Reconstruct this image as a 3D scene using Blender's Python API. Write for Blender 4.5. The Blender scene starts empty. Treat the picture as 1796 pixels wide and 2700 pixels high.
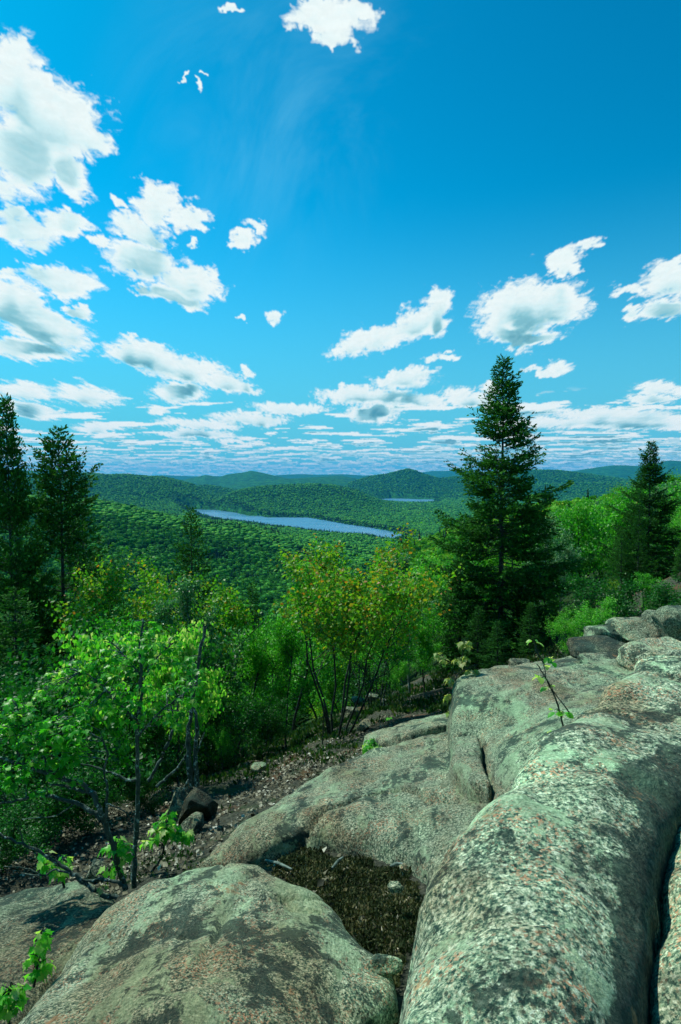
import bpy, math, random
import numpy as np
from mathutils import Vector

# ------------------------------------------------------------------ camera, light, exposure
SC = bpy.context.scene
COL = SC.collection
F, CX, CY, PITCH = 1609.0, 898.0, 1350.0, math.radians(3.27)

cam_d = bpy.data.cameras.new('camera')
cam = bpy.data.objects.new('camera', cam_d)
COL.objects.link(cam)
SC.camera = cam
cam_d.sensor_fit = 'VERTICAL'
cam_d.sensor_height = 36.0
cam_d.lens = 36.0 * F / 2700.0
cam_d.clip_start = 0.05
cam_d.clip_end = 60000.0
cam.location = (0, 0, 0)
cam.rotation_euler = (math.radians(90) - PITCH, 0, 0)
cam_d.dof.use_dof = False

SUN_EL, SUN_AZ = math.radians(55), math.radians(-52)      # azimuth measured from +Y towards +X
sun_dir = Vector((math.sin(SUN_AZ) * math.cos(SUN_EL), math.cos(SUN_AZ) * math.cos(SUN_EL), math.sin(SUN_EL)))
sl = bpy.data.lights.new('sun', 'SUN')
sl.energy = 5.0
sl.angle = math.radians(0.53)
sl.color = (1.0, 0.97, 0.88)
sun = bpy.data.objects.new('sun', sl)
COL.objects.link(sun)
sun.rotation_euler = sun_dir.to_track_quat('Z', 'Y').to_euler()
sun.location = (0, 0, 60)

SC.view_settings.view_transform = 'Standard'
SC.view_settings.look = 'None'
SC.view_settings.gamma = 1.0
SC.view_settings.use_curve_mapping = False
SC.view_settings.exposure = 0.0
SC.render.engine = 'CYCLES'
cy = SC.cycles
cy.use_denoising = True
cy.max_bounces = 6
cy.diffuse_bounces = 3
cy.glossy_bounces = 2
cy.transmission_bounces = 4
cy.transparent_max_bounces = 8
cy.volume_bounces = 1
cy.use_adaptive_sampling = True
cy.adaptive_threshold = 0.02
cy.caustics_reflective = False
cy.caustics_refractive = False


def ray(px, py):
    a, b = (px - CX) / F, -(py - CY) / F
    c, s = math.cos(PITCH), math.sin(PITCH)
    return np.array([a, c + b * s, -s + b * c])


def at(px, py, y):
    d = ray(px, py)
    return d * (y / d[1])


# ------------------------------------------------------------------ node helpers
def new_mat(name):
    m = bpy.data.materials.new(name)
    m.use_nodes = True
    m.node_tree.nodes.clear()
    return m


class N:
    def __init__(s, nt):
        s.t = nt

    def n(s, typ, ins=None, **kw):
        nd = s.t.nodes.new(typ)
        for k, v in kw.items():
            setattr(nd, k, v)
        if ins:
            for k, v in ins.items():
                if isinstance(v, bpy.types.NodeSocket):
                    s.t.links.new(v, nd.inputs[k])
                elif v is not None:
                    nd.inputs[k].default_value = v
        return nd

    def math(s, op, a, b=None, c=None, clamp=False):
        ins = {0: a}
        if b is not None: ins[1] = b
        if c is not None: ins[2] = c
        nd = s.n('ShaderNodeMath', ins, operation=op, use_clamp=clamp)
        return nd.outputs[0]

    def vm(s, op, a, b=None, scale=None):
        ins = {0: a}
        if b is not None: ins[1] = b
        if scale is not None: ins['Scale'] = scale
        nd = s.n('ShaderNodeVectorMath', ins, operation=op)
        return nd.outputs['Value'] if op in ('LENGTH', 'DOT_PRODUCT') else nd.outputs['Vector']

    def noise(s, vec, scale, detail=4, rough=0.55, dist=0.0, col=False):
        nd = s.n('ShaderNodeTexNoise', {'Vector': vec, 'Scale': scale, 'Detail': detail, 'Roughness': rough, 'Distortion': dist})
        return nd.outputs['Color' if col else 'Fac']

    def ramp(s, fac, stops, interp='LINEAR'):
        nd = s.n('ShaderNodeValToRGB', {'Fac': fac})
        cr = nd.color_ramp
        cr.interpolation = interp
        while len(cr.elements) < len(stops):
            cr.elements.new(0.5)
        for e, (p, c) in zip(cr.elements, stops):
            e.position = p
            if not hasattr(c, '__len__'): c = (c, c, c)
            e.color = (c[0], c[1], c[2], 1)
        return nd.outputs['Color']

    def mix(s, fac, a, b, blend='MIX'):
        nd = s.n('ShaderNodeMix', None, data_type='RGBA', blend_type=blend)
        for idx, v in ((0, fac), (6, a), (7, b)):
            if isinstance(v, bpy.types.NodeSocket):
                s.t.links.new(v, nd.inputs[idx])
            else:
                if idx and len(v) == 3: v = (*v, 1)
                nd.inputs[idx].default_value = v
        return nd.outputs[2]

    def mr(s, v, a, b, c=0.0, d=1.0, smooth=True):
        nd = s.n('ShaderNodeMapRange', {0: v, 1: a, 2: b, 3: c, 4: d})
        if smooth: nd.interpolation_type = 'SMOOTHSTEP'
        return nd.outputs[0]

    def sepxyz(s, v):
        nd = s.n('ShaderNodeSeparateXYZ', {0: v})
        return nd.outputs[0], nd.outputs[1], nd.outputs[2]

    def comb(s, x, y, z=0.0):
        return s.n('ShaderNodeCombineXYZ', {0: x, 1: y, 2: z}).outputs[0]


# ------------------------------------------------------------------ numpy noise
_prng = np.random.default_rng(11)
_perm = _prng.permutation(256)
_perm = np.concatenate([_perm, _perm, _perm])
_g2 = np.stack([np.cos(np.arange(256) * 2.399963), np.sin(np.arange(256) * 2.399963)], 1)
_g3 = _prng.normal(size=(256, 3))
_g3 /= np.linalg.norm(_g3, axis=1)[:, None]


_gx = _g2[:, 0].astype(np.float32)[_perm[(_perm[:256, None] + np.arange(256)[None]) & 255]].ravel()
_gy = _g2[:, 1].astype(np.float32)[_perm[(_perm[:256, None] + np.arange(256)[None]) & 255]].ravel()


def perlin2(x, y):
    x = np.asarray(x, np.float64); y = np.asarray(y, np.float64)
    fx = np.floor(x); fy = np.floor(y)
    xf = (x - fx).astype(np.float32); yf = (y - fy).astype(np.float32)
    xi = fx.astype(np.int32) & 255; yi = fy.astype(np.int32) & 255
    x1 = (xi + 1) & 255; y1 = (yi + 1) & 255
    fu = xf * xf * xf * (xf * (xf * 6 - 15) + 10); fv = yf * yf * yf * (yf * (yf * 6 - 15) + 10)
    xi <<= 8; x1 <<= 8
    i = xi | yi; a = _gx[i] * xf + _gy[i] * yf
    i = x1 | yi; b = _gx[i] * (xf - 1) + _gy[i] * yf
    a += fu * (b - a)
    i = xi | y1; c_ = _gx[i] * xf + _gy[i] * (yf - 1)
    i = x1 | y1; d = _gx[i] * (xf - 1) + _gy[i] * (yf - 1)
    c_ += fu * (d - c_)
    return a + fv * (c_ - a)


def fbm2(x, y, o=5, g=0.5):
    s = 0; a = 1.0
    for i in range(o):
        s = s + a * perlin2(x + 17.3 * i, y - 9.1 * i)
        x = x * 2.03; y = y * 2.03; a *= g
    return s


def perlin3(p):
    pi = np.floor(p).astype(int); f = p - pi; pi &= 255
    w_ = f * f * f * (f * (f * 6 - 15) + 10)
    out = 0
    for a in (0, 1):
        for b in (0, 1):
            for c_ in (0, 1):
                h = _perm[_perm[_perm[(pi[:, 0] + a) & 255] + ((pi[:, 1] + b) & 255)] + ((pi[:, 2] + c_) & 255)]
                d = (_g3[h] * (f - np.array([a, b, c_]))).sum(1)
                ww = (w_[:, 0] if a else 1 - w_[:, 0]) * (w_[:, 1] if b else 1 - w_[:, 1]) * (w_[:, 2] if c_ else 1 - w_[:, 2])
                out = out + ww * d
    return out


def sstep(a, b, x):
    t = np.clip((x - a) / (b - a), 0, 1)
    return t * t * (3 - 2 * t)


# ------------------------------------------------------------------ world: Nishita sky and clouds by direction
# cumulus outlines: centre, radii (in 1568 x 2357 picture units), rotation in degrees
K = 2700 / 2357
BLOBS = [
 (55,185,85,105,-20),(120,270,120,95,25),(40,350,95,95,0),(215,315,62,30,25),(150,405,70,42,35),(60,110,30,45,-20),
 (60,525,78,36,8),(150,522,52,26,20),(95,562,40,20,10),(25,490,35,22,0),(222,568,24,11,10),
 (372,462,52,40,-20),(440,500,50,24,8),(320,530,66,34,20),(362,560,26,16,20),(290,465,14,12,0),
 (320,605,84,40,10),(440,648,70,34,12),(395,680,66,20,12),(328,672,22,10,20),
 (150,648,74,34,12),(90,628,44,18,15),(190,720,34,12,20),
 (25,690,80,55,25),(110,755,100,38,18),(60,803,110,24,5),(20,620,20,16,0),
 (545,558,28,15,5),(585,526,26,18,35),(433,562,14,8,0),(637,720,24,15,20),(558,735,9,10,0),(458,232,7,17,15),(420,200,16,4,-30),(487,200,9,4,30),
 (330,815,90,26,8),(420,850,110,30,12),(408,905,62,20,3),(530,885,62,20,10),(562,852,16,14,0),(285,780,16,9,0),
 (50,900,70,20,8),(75,945,70,17,6),(195,910,76,24,8),(230,985,56,10,3),(365,950,22,9,0),
 (668,940,84,15,2),(575,965,86,15,3),(458,977,96,11,3),(450,1000,100,9,2),(540,1017,54,5,3),
 (855,785,86,28,-14),(950,745,55,34,-28),(1008,700,40,34,-40),(805,802,42,13,-10),(1002,750,24,24,0),
 (1195,720,96,64,-12),(1280,700,68,46,5),(1165,775,64,26,20),(1240,778,58,14,-5),
 (1290,598,38,26,-20),(1345,565,38,15,-20),(1298,628,30,14,0),
 (1560,640,80,46,-12),(1450,668,50,14,0),(1525,712,50,20,-12),(1455,722,26,10,-10),
 (745,20,66,36,10),(790,50,46,36,20),(760,88,34,20,30),(832,18,34,24,0),(510,3,24,10,0),
 (930,872,74,20,-5),(1000,832,22,9,-10),(1040,820,18,11,0),(975,862,40,9,-5),
 (850,912,120,20,0),(955,922,86,18,3),(860,950,62,20,0),(800,902,74,12,0),
 (1080,915,62,22,5),(1132,890,24,11,0),(1255,858,46,8,3),(1290,848,30,14,5),
 (1512,892,46,16,0),(1500,918,56,10,3),(1570,905,30,12,0),
 (1420,955,150,16,2),(1300,975,170,14,0),(1480,975,150,14,0),
]


def blob_uv(bx, by):
    d = ray(bx * K, by * K)
    return d[0] / d[1], d[2] / d[1]


def cloud_map():
    """cumulus and flat cloud deck over the half sky ahead, in tangent coordinates (x/y, z/y)."""
    U0, U1, V0, V1, NU, NV = -1.0, 1.0, 0.0, 1.15, 1700, 980
    ug, vg = np.meshgrid(np.linspace(U0, U1, NU), np.linspace(V0, V1, NV))
    vs_ = vg + 0.085
    qx = ug / vs_; qy = np.log(vs_)
    a1 = vs_ * 0.055
    w1x = fbm2(qx * 4.2, qy * 4.2, 3); w1y = fbm2(qx * 4.2 + 40, qy * 4.2 + 7, 3)
    w2x = fbm2(qx * 17 + 3, qy * 17, 4, .6); w2y = fbm2(qx * 17 + 60, qy * 17 + 9, 4, .6)
    Ux = ug + w1x * a1; Vx = vg + w1y * a1 * .8
    Uf = Ux + w2x * vs_ * .034; Vf = Vx + w2y * vs_ * .032

    def field(Ux, Vx):
        f = np.full(Ux.shape, 6.0, dtype=np.float64)
        for bx, by, rx, ry, rot in BLOBS:
            u_, v_ = blob_uv(bx, by); k = K / F
            R = max(rx, ry) * k * 2.6 + .04
            c0 = max(int((u_ - R - U0) / (U1 - U0) * NU), 0); c1 = min(int((u_ + R - U0) / (U1 - U0) * NU), NU)
            r0 = max(int((v_ - R - V0) / (V1 - V0) * NV), 0); r1 = min(int((v_ + R - V0) / (V1 - V0) * NV), NV)
            if c1 <= c0 or r1 <= r0: continue
            a = -math.radians(rot); ca, sa = math.cos(a), math.sin(a)
            X_ = Ux[r0:r1, c0:c1] - u_; Y_ = Vx[r0:r1, c0:c1] - v_
            p = (X_ * ca + Y_ * sa) / (rx * k); q = (-X_ * sa + Y_ * ca) / (ry * k)
            ln = np.sqrt(p * p + q * q)
            g = f[r0:r1, c0:c1]; kk = .25
            h = np.maximum(kk - np.abs(g - ln), 0) / kk
            f[r0:r1, c0:c1] = np.minimum(g, ln) - h * h * h * kk / 6
        # more of the same cloud outside the picture
        side = sstep(.62, .75, np.abs(ug)) + sstep(.88, .95, vg)
        gen = fbm2(qx * 1.7 + 9, qy * 2.6 + 4, 5)
        return np.minimum(f, np.where(side > 0, 2.1 - side * .2 - gen * 3.4, 6.0))
    fs = field(Ux, Vx)
    fd = field(Uf, Vf)
    bil = 1 - 2.2 * np.abs(perlin2(qx * 13 + w1x * 2, qy * 15)) * 1.0
    bil = bil * .55 + .45 * (1 - 2.2 * np.abs(perlin2(qx * 29 + 5 + w2x, qy * 33)))
    fine = fbm2(qx * 46 + w2x * 2, qy * 46, 4, .62)
    thin = fbm2(qx * 3.1 + 31, qy * 3.1 + 3, 3)
    dens = 1.03 - fd + (bil - .35) * .34 + fine * .24
    alpha = sstep(-.08, .38, dens) ** .9
    alpha *= np.clip(1 - .35 * sstep(.1, .5, thin) * sstep(.6, .2, dens), 0, 1)
    # optical depth towards the light, higher in the sky
    base = np.clip(1.08 - fs + .55 * fbm2(qx * 5.5 + 13, qy * 9 + 2, 4) + (bil - .4) * .10, 0, 1)
    occ = np.zeros_like(base); rows = np.arange(NV); cv = np.linspace(V0, V1, NV)
    for i in range(1, 8):
        r = np.clip(((cv + i * .016 * (cv + .085) * 1.6 - V0) / (V1 - V0) * NV).astype(int), 0, NV - 1)
        occ += base[r]
    occ /= 7
    body = sstep(.12, .60, base + .10 * fine)
    shade = sstep(.08, .66, occ) * body * (.8 + .2 * sstep(.35, .9, occ))
    shade *= .46 + .46 * sstep(.40, .12, vg)
    shade += .16 * sstep(.1, .6, base) * (1 - bil) * .8
    # flat deck, plan coordinates
    zz = vg + .013
    A, B = ug / zz, 1.0 / zz
    n1 = fbm2(A * .95 + 3, B * .95, 6, .56)
    n2 = fbm2(A * .95 + 3, (B - .10 - .0 * zz) * .95 , 3, .56)
    lowc = sstep(.12, .02, vg) * .33 - .30
    lowc = lowc + .16 * sstep(-.02, .30, ug) * sstep(.19, .12, vg)
    d1 = n1 + lowc
    ad = sstep(-.01, .08, d1) * sstep(0.150, 0.115, vg)
    up_ = np.clip(((cv + .016 * np.clip(cv * 7, .25, 1)) / V1 * NV).astype(int), 0, NV - 1)
    sd = sstep(-.05, .28, d1[up_]) * sstep(.02, .14, d1)
    ad = ad * (.55 + .45 * sstep(.0, .05, vg))
    rgb = np.zeros((NV, NU, 4), np.float32)
    ALL = np.maximum(alpha, ad)
    wgt = alpha / (alpha + ad * (1 - alpha) + 1e-5)
    S = np.clip(shade, 0, 1) * wgt + sd * .85 * (1 - wgt)
    white = 0.97 + .05 * fine
    rgb[..., 0] = np.clip(ALL, 0, 1)
    rgb[..., 1] = np.clip(S, 0, 1)
    rgb[..., 2] = white
    rgb[..., 3] = 1
    img = bpy.data.images.new('cloud_map', NU, NV, alpha=False, float_buffer=True)
    img.colorspace_settings.name = 'Non-Color'
    img.pixels.foreach_set(rgb.ravel())
    img.update()
    return img, (U0, U1, V0, V1)


w = bpy.data.worlds.new("World")
SC.world = w
w.use_nodes = True
wt = w.node_tree
wt.nodes.clear()
W = N(wt)
CIMG, (U0, U1, V0, V1) = cloud_map()
tc = W.n('ShaderNodeTexCoord')
dx, dyy, dz = W.sepxyz(tc.outputs['Generated'])
ysafe = W.math('MAXIMUM', W.math('ABSOLUTE', dyy), 0.02)
u = W.math('DIVIDE', dx, ysafe)
v = W.math('DIVIDE', dz, ysafe)
iu = W.math('DIVIDE', W.math('SUBTRACT', u, U0), U1 - U0)
iv = W.math('MAXIMUM', W.math('DIVIDE', v, V1), 0.0006)
ti = W.n('ShaderNodeTexImage', {0: W.comb(iu, iv, 0.0)}, image=CIMG, interpolation='Cubic', extension='CLIP')
ca, cs, cw = W.sepxyz(ti.outputs['Color'])
cs = W.math('MINIMUM', W.math('MAXIMUM', cs, 0.0), 1.0)
cw3 = W.comb(cw, cw, cw)
ccol = W.ramp(cs, [(0.0, (.90, 1.0, .99)), (0.3, (.66, .90, .93)), (0.65, (.27, .60, .68)), (1.0, (.05, .28, .38))])
ccol = W.mix(1.0, ccol, cw3, 'MULTIPLY')
# faint cirrus veil
P0 = W.comb(u, v, 0.0)
cn = W.noise(W.comb(W.math('MULTIPLY', u, 1.6), W.math('MULTIPLY', W.math('SUBTRACT', v, W.math('MULTIPLY', u, 0.5)), 1.2), 5.0), 2.2, 5, 0.62, 1.2)
veil = W.mr(W.vm('LENGTH', W.vm('SUBTRACT', P0, (-0.10, 0.60, 0.0))), 0.34, 0.0)
cn = W.math('MULTIPLY', W.mr(cn, 0.40, 0.8), W.math('MULTIPLY', veil, 0.26))

sky = W.n('ShaderNodeTexSky', sky_type='NISHITA')
sky.sun_disc = False
sky.sun_elevation = SUN_EL
sky.sun_rotation = SUN_AZ
sky.altitude = 500
sky.air_density = 1.0
sky.dust_density = 0.6
sky.ozone_density = 2.0
SKY_STRENGTH = 0.12
gam = W.n('ShaderNodeGamma', {0: sky.outputs[0], 1: 1.42}).outputs[0]
tinted = W.mix(1.0, gam, (0.002, 0.645, 0.61), 'MULTIPLY')
inv = 1.0 / SKY_STRENGTH


def up(c):
    return W.vm('SCALE', c, scale=inv)


c = W.mix(cn, tinted, up(W.mix(0.0, (0.30, 0.80, 1.0), (1, 1, 1))))
haze_h = W.mr(dz, 0.42, 0.0, 0.0, 0.92)
c = W.mix(haze_h, c, up(W.mix(0.0, (0.15, 0.53, 0.72), (1, 1, 1))))
ca = W.math('MULTIPLY', ca, W.mr(dz, -0.012, 0.004))
c = W.mix(ca, c, up(ccol))
bg = W.n('ShaderNodeBackground', {'Color': c, 'Strength': SKY_STRENGTH})
wo = W.n('ShaderNodeOutputWorld', {'Surface': bg.outputs[0]})
w.cycles.sampling_method = 'MANUAL'
w.cycles.sample_map_resolution = 512

# ------------------------------------------------------------------ mesh helpers
def mesh_np(name, V, faces, mat, smooth=True, attrs=None):
    """faces: list of int arrays (n,3) or (n,4)."""
    me = bpy.data.meshes.new(name)
    V = np.asarray(V, dtype=np.float32)
    me.vertices.add(len(V))
    me.vertices.foreach_set('co', V.ravel())
    loops = np.concatenate([f.ravel() for f in faces]).astype(np.int32)
    cnt = np.concatenate([np.full(len(f), f.shape[1]) for f in faces]).astype(np.int32)
    me.loops.add(len(loops))
    me.loops.foreach_set('vertex_index', loops)
    me.polygons.add(len(cnt))
    st = np.concatenate([[0], np.cumsum(cnt)[:-1]]).astype(np.int32)
    me.polygons.foreach_set('loop_start', st)
    me.polygons.foreach_set('loop_total', cnt)
    if smooth:
        me.polygons.foreach_set('use_smooth', np.ones(len(cnt), dtype=bool))
    me.update(calc_edges=True)
    for k, (dom, arr) in (attrs or {}).items():
        a = me.attributes.new(k, 'FLOAT', dom)
        a.data.foreach_set('value', np.asarray(arr, dtype=np.float32))
    if mat: me.materials.append(mat)
    return me


def tag(o, label=None, cat=None, group=None, kind=None):
    if label: o['label'] = label
    if cat: o['category'] = cat
    if group: o['group'] = group
    if kind: o['kind'] = kind
    return o


def link(name, data, parent=None, loc=None):
    o = bpy.data.objects.new(name, data)
    COL.objects.link(o)
    if parent: o.parent = parent
    if loc is not None: o.location = loc
    return o


def grid_faces(nx, ny):
    i = np.arange(nx * ny).reshape(ny, nx)
    return np.stack([i[:-1, :-1].ravel(), i[:-1, 1:].ravel(), i[1:, 1:].ravel(), i[1:, :-1].ravel()], 1)


# ------------------------------------------------------------------ materials
def mat_rock(name, crystal=95.0, dark=0.5, pale=0.5, orange=0.5, seed=0.0, streak=0.0, tint=1.0):
    m = new_mat(name); X = N(m.node_tree)
    pos = X.n('ShaderNodeNewGeometry').outputs['Position']
    p = X.vm('ADD', pos, (seed, seed * 0.7, seed * 0.3))
    if streak:
        ps = X.n('ShaderNodeMapping', {'Vector': p, 'Rotation': (0, 0, math.radians(35)), 'Scale': (1, 0.35, 1)}).outputs[0]
    else:
        ps = p
    wv = X.vm('SCALE', X.vm('SUBTRACT', X.noise(p, crystal * 1.1, 2, 0.6, 0.0, True), (.5, .5, .5)), scale=1.6 / crystal)
    vor = X.n('ShaderNodeTexVoronoi', {'Vector': X.vm('ADD', p, wv), 'Scale': crystal, 'Randomness': 1.0})
    cr = X.sepxyz(vor.outputs['Color'])[0]
    n_f = X.mr(X.noise(p, crystal * 0.42, 5, 0.75), 0.30, 0.70, smooth=False)
    gr = X.math('ADD', X.math('MULTIPLY', cr, 0.34), X.math('MULTIPLY', n_f, 0.66))
    t = tint
    gran = X.ramp(gr, [(0.26, (.012 * t, .040 * t, .030 * t)), (0.40, (.055 * t, .115 * t, .075 * t)), (0.50, (.15 * t, .235 * t, .15 * t)),
                       (0.62, (.30 * t, .36 * t, .235 * t)), (0.76, (.50 * t, .60 * t, .44 * t))])
    # pinkish feldspar grains
    pk = X.mr(X.sepxyz(vor.outputs['Color'])[1], 0.72, 0.86)
    pk = X.math('MULTIPLY', pk, X.mr(X.noise(p, 3.2, 5, 0.6), 0.42, 0.62, 0.12, 0.30 + orange))
    pk = X.math('MINIMUM', pk, 1.0)
    gran = X.mix(pk, gran, (.40 * t, .23 * t, .13 * t))
    # pale green lichen crust
    nl = X.noise(ps, 3.1, 9, 0.62, 0.35)
    nl2 = X.noise(p, 22, 6, 0.7)
    lm = X.mr(X.math('ADD', nl, X.math('MULTIPLY', X.math('SUBTRACT', nl2, 0.5), 0.35)), 0.62 - 0.14 * pale, 0.66 - 0.14 * pale)
    lich = X.ramp(X.noise(p, 70, 4, 0.7), [(0.3, (.08 * t, .16 * t, .09 * t)), (0.5, (.24 * t, .37 * t, .22 * t)), (0.7, (.44 * t, .60 * t, .40 * t))])
    colr = X.mix(X.math('MULTIPLY', lm, 0.80), gran, lich)
    # dark rock tripe / wet staining, plus cleft shade painted by the attribute
    nd = X.noise(X.vm('ADD', ps, (7, 3, 1)), 2.6, 9, 0.66, 0.5)
    dm = X.mr(X.math('ADD', nd, X.math('MULTIPLY', X.math('SUBTRACT', X.noise(p, 14, 6, 0.75), 0.5), 0.55)), 0.65 - 0.20 * dark, 0.70 - 0.20 * dark)
    shade_stn = X.n('ShaderNodeAttribute', attribute_name='stain').outputs['Fac']
    sm = X.mr(X.math('ADD', shade_stn, X.math('ADD', X.math('MULTIPLY', X.math('SUBTRACT', X.noise(p, 9, 9, 0.8), 0.5), 2.6), X.math('MULTIPLY', X.math('SUBTRACT', X.noise(p, 2.6, 4, 0.6), 0.5), 1.2))), 0.42, 0.66)
    dm = X.math('MAXIMUM', dm, X.math('MULTIPLY', sm, X.math('GREATER_THAN', shade_stn, 0.02)))
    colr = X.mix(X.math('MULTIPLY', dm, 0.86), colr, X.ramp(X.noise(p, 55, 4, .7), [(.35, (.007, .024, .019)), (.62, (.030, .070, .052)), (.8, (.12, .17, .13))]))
    # small dark dots
    sd = X.mr(X.noise(p, 30, 4, 0.6), 0.64, 0.70)
    colr = X.mix(X.math('MULTIPLY', sd, 0.7), colr, (.014, .04, .034))
    # orange crusts
    no = X.noise(X.vm('ADD', p, (3, 9, 4)), 5.5, 7, 0.7, 0.3)
    om = X.mr(no, 0.66 - 0.08 * orange, 0.74 - 0.08 * orange)
    colr = X.mix(X.math('MULTIPLY', om, 0.8), colr, X.ramp(X.noise(p, 60, 3, 0.7), [(0.35, (.11 * t, .08 * t, .035 * t)), (0.65, (.46 * t, .27 * t, .13 * t))]))
    mp_ = X.ramp(X.noise(X.vm('ADD', ps, (2, 5, 8)), 6.5, 7, 0.72, 0.4), [(0.34, .50), (0.46, .86), (0.56, 1.05), (0.68, 1.45)])
    colr = X.mix(1.0, colr, mp_, 'MULTIPLY')
    big_ = X.ramp(X.noise(X.vm('ADD', ps, (12, 5, 8)), 1.1, 5, 0.6, 0.3), [(0.36, (.82, .66, .55)), (0.48, (1, .97, .92)), (0.62, (1.08, 1.20, 1.06))])
    colr = X.mix(1.0, colr, big_, 'MULTIPLY')
    bmp = X.math('ADD', X.math('MULTIPLY', X.noise(p, 24, 8, 0.75), 0.030), X.math('MULTIPLY', gr, 0.0045))
    bmp = X.math('ADD', bmp, X.math('MULTIPLY', X.noise(ps, 4.5, 6, 0.65, 0.5), 0.09))
    bmp = X.math('SUBTRACT', bmp, X.math('MULTIPLY', dm, 0.004))
    bmp = X.math('ADD', bmp, X.math('MULTIPLY', lm, 0.002))
    b = X.n('ShaderNodeBump', {'Height': bmp, 'Strength': 0.9, 'Distance': 1.0})
    bs = X.n('ShaderNodeBsdfPrincipled', {'Base Color': colr, 'Roughness': 0.88, 'Normal': b.outputs[0], 'Specular IOR Level': 0.25})
    X.n('ShaderNodeOutputMaterial', {'Surface': bs.outputs[0]})
    return m


def mat_leaf(name, stops, trans=0.45, rough=0.5, objrand=0.25, patch=0.0, spec=0.35):
    """stops: colour ramp over the per-leaf value 'v' (0..1)."""
    m = new_mat(name); X = N(m.node_tree)
    a = X.n('ShaderNodeAttribute', attribute_name='v').outputs['Fac']
    r = X.n('ShaderNodeObjectInfo').outputs['Random']
    f = X.math('ADD', a, X.math('MULTIPLY', X.math('SUBTRACT', r, 0.5), objrand))
    col = X.ramp(f, stops)
    d = X.n('ShaderNodeBsdfPrincipled', {'Base Color': col, 'Roughness': rough, 'Specular IOR Level': spec})
    tcol = X.mix(1.0, col, (1.25, 1.35, 0.55, 1), 'MULTIPLY')
    t = X.n('ShaderNodeBsdfTranslucent', {'Color': tcol})
    mx = X.n('ShaderNodeMixShader', {0: trans, 1: d.outputs[0], 2: t.outputs[0]})
    X.n('ShaderNodeOutputMaterial', {'Surface': mx.outputs[0]})
    return m


def mat_bark(name, c1, c2, c3=None, scale=18):
    m = new_mat(name); X = N(m.node_tree)
    pos = X.n('ShaderNodeNewGeometry').outputs['Position']
    ps = X.n('ShaderNodeMapping', {'Vector': pos, 'Scale': (1, 1, 0.35)}).outputs[0]
    n1 = X.noise(ps, scale, 6, 0.7)
    col = X.ramp(n1, [(0.38, c1), (0.62, c2)])
    if c3:
        n2 = X.mr(X.noise(pos, scale * 0.9, 5, 0.7), 0.56, 0.62)
        col = X.mix(n2, col, c3)
    b = X.n('ShaderNodeBump', {'Height': n1, 'Strength': 0.6, 'Distance': 0.02})
    bs = X.n('ShaderNodeBsdfPrincipled', {'Base Color': col, 'Roughness': 0.9, 'Normal': b.outputs[0], 'Specular IOR Level': 0.2})
    X.n('ShaderNodeOutputMaterial', {'Surface': bs.outputs[0]})
    return m


def mat_ground():
    m = new_mat('forest_floor'); X = N(m.node_tree)
    pos = X.n('ShaderNodeNewGeometry').outputs['Position']
    n1 = X.noise(pos, 26, 8, 0.75)
    col = X.ramp(n1, [(0.36, (.012, .024, .018)), (0.5, (.055, .065, .045)), (0.62, (.13, .14, .10)), (0.75, (.25, .28, .21))])
    n2 = X.mr(X.noise(pos, 1.1, 6, 0.6), 0.52, 0.62)
    mossy = X.ramp(X.noise(pos, 40, 5, 0.7), [(0.35, (.012, .045, .012)), (0.65, (.05, .12, .03))])
    col = X.mix(X.math('MULTIPLY', n2, 0.6), col, mossy)
    n3 = X.mr(X.noise(X.vm('ADD', pos, (4, 4, 4)), 0.9, 5, 0.6), 0.55, 0.63)
    col = X.mix(X.math('MULTIPLY', n3, 0.6), col, (.14, .07, .035))
    b = X.n('ShaderNodeBump', {'Height': X.noise(pos, 30, 8, 0.75), 'Strength': 0.9, 'Distance': 0.06})
    bs = X.n('ShaderNodeBsdfPrincipled', {'Base Color': col, 'Roughness': 0.95, 'Normal': b.outputs[0], 'Specular IOR Level': 0.15})
    X.n('ShaderNodeOutputMaterial', {'Surface': bs.outputs[0]})
    return m


def mat_terrain():
    m = new_mat('wooded_hills'); X = N(m.node_tree)
    pos = X.n('ShaderNodeNewGeometry').outputs['Position']
    vor = X.n('ShaderNodeTexVoronoi', {'Vector': pos, 'Scale': 0.085})
    n1 = X.noise(pos, 0.012, 7, 0.62)
    c = X.ramp(n1, [(0.35, (.010, .080, .018)), (0.5, (.018, .13, .024)), (0.66, (.034, .19, .030))])
    cc = X.sepxyz(vor.outputs['Color'])[0]
    c = X.mix(1.0, c, X.ramp(cc, [(0, (.55, .55, .55)), (1, (1.3, 1.3, 1.3))]), 'MULTIPLY')
    nr = X.mr(X.sepxyz(pos)[1], 320.0, 120.0)
    c = X.mix(nr, c, X.ramp(X.noise(pos, 3.0, 6, .7), [(.38, (.008, .030, .010)), (.6, (.035, .075, .022)), (.75, (.09, .09, .045))]))
    h = X.math('ADD', X.math('MULTIPLY', vor.outputs['Distance'], -4.0), X.math('MULTIPLY', X.noise(pos, 0.02, 6, 0.7), 22.0))
    b = X.n('ShaderNodeBump', {'Height': h, 'Strength': 0.9, 'Distance': 1.0})
    bs = X.n('ShaderNodeBsdfPrincipled', {'Base Color': c, 'Roughness': 0.95, 'Normal': b.outputs[0], 'Specular IOR Level': 0.05})
    X.n('ShaderNodeOutputMaterial', {'Surface': bs.outputs[0]})
    return m


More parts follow.
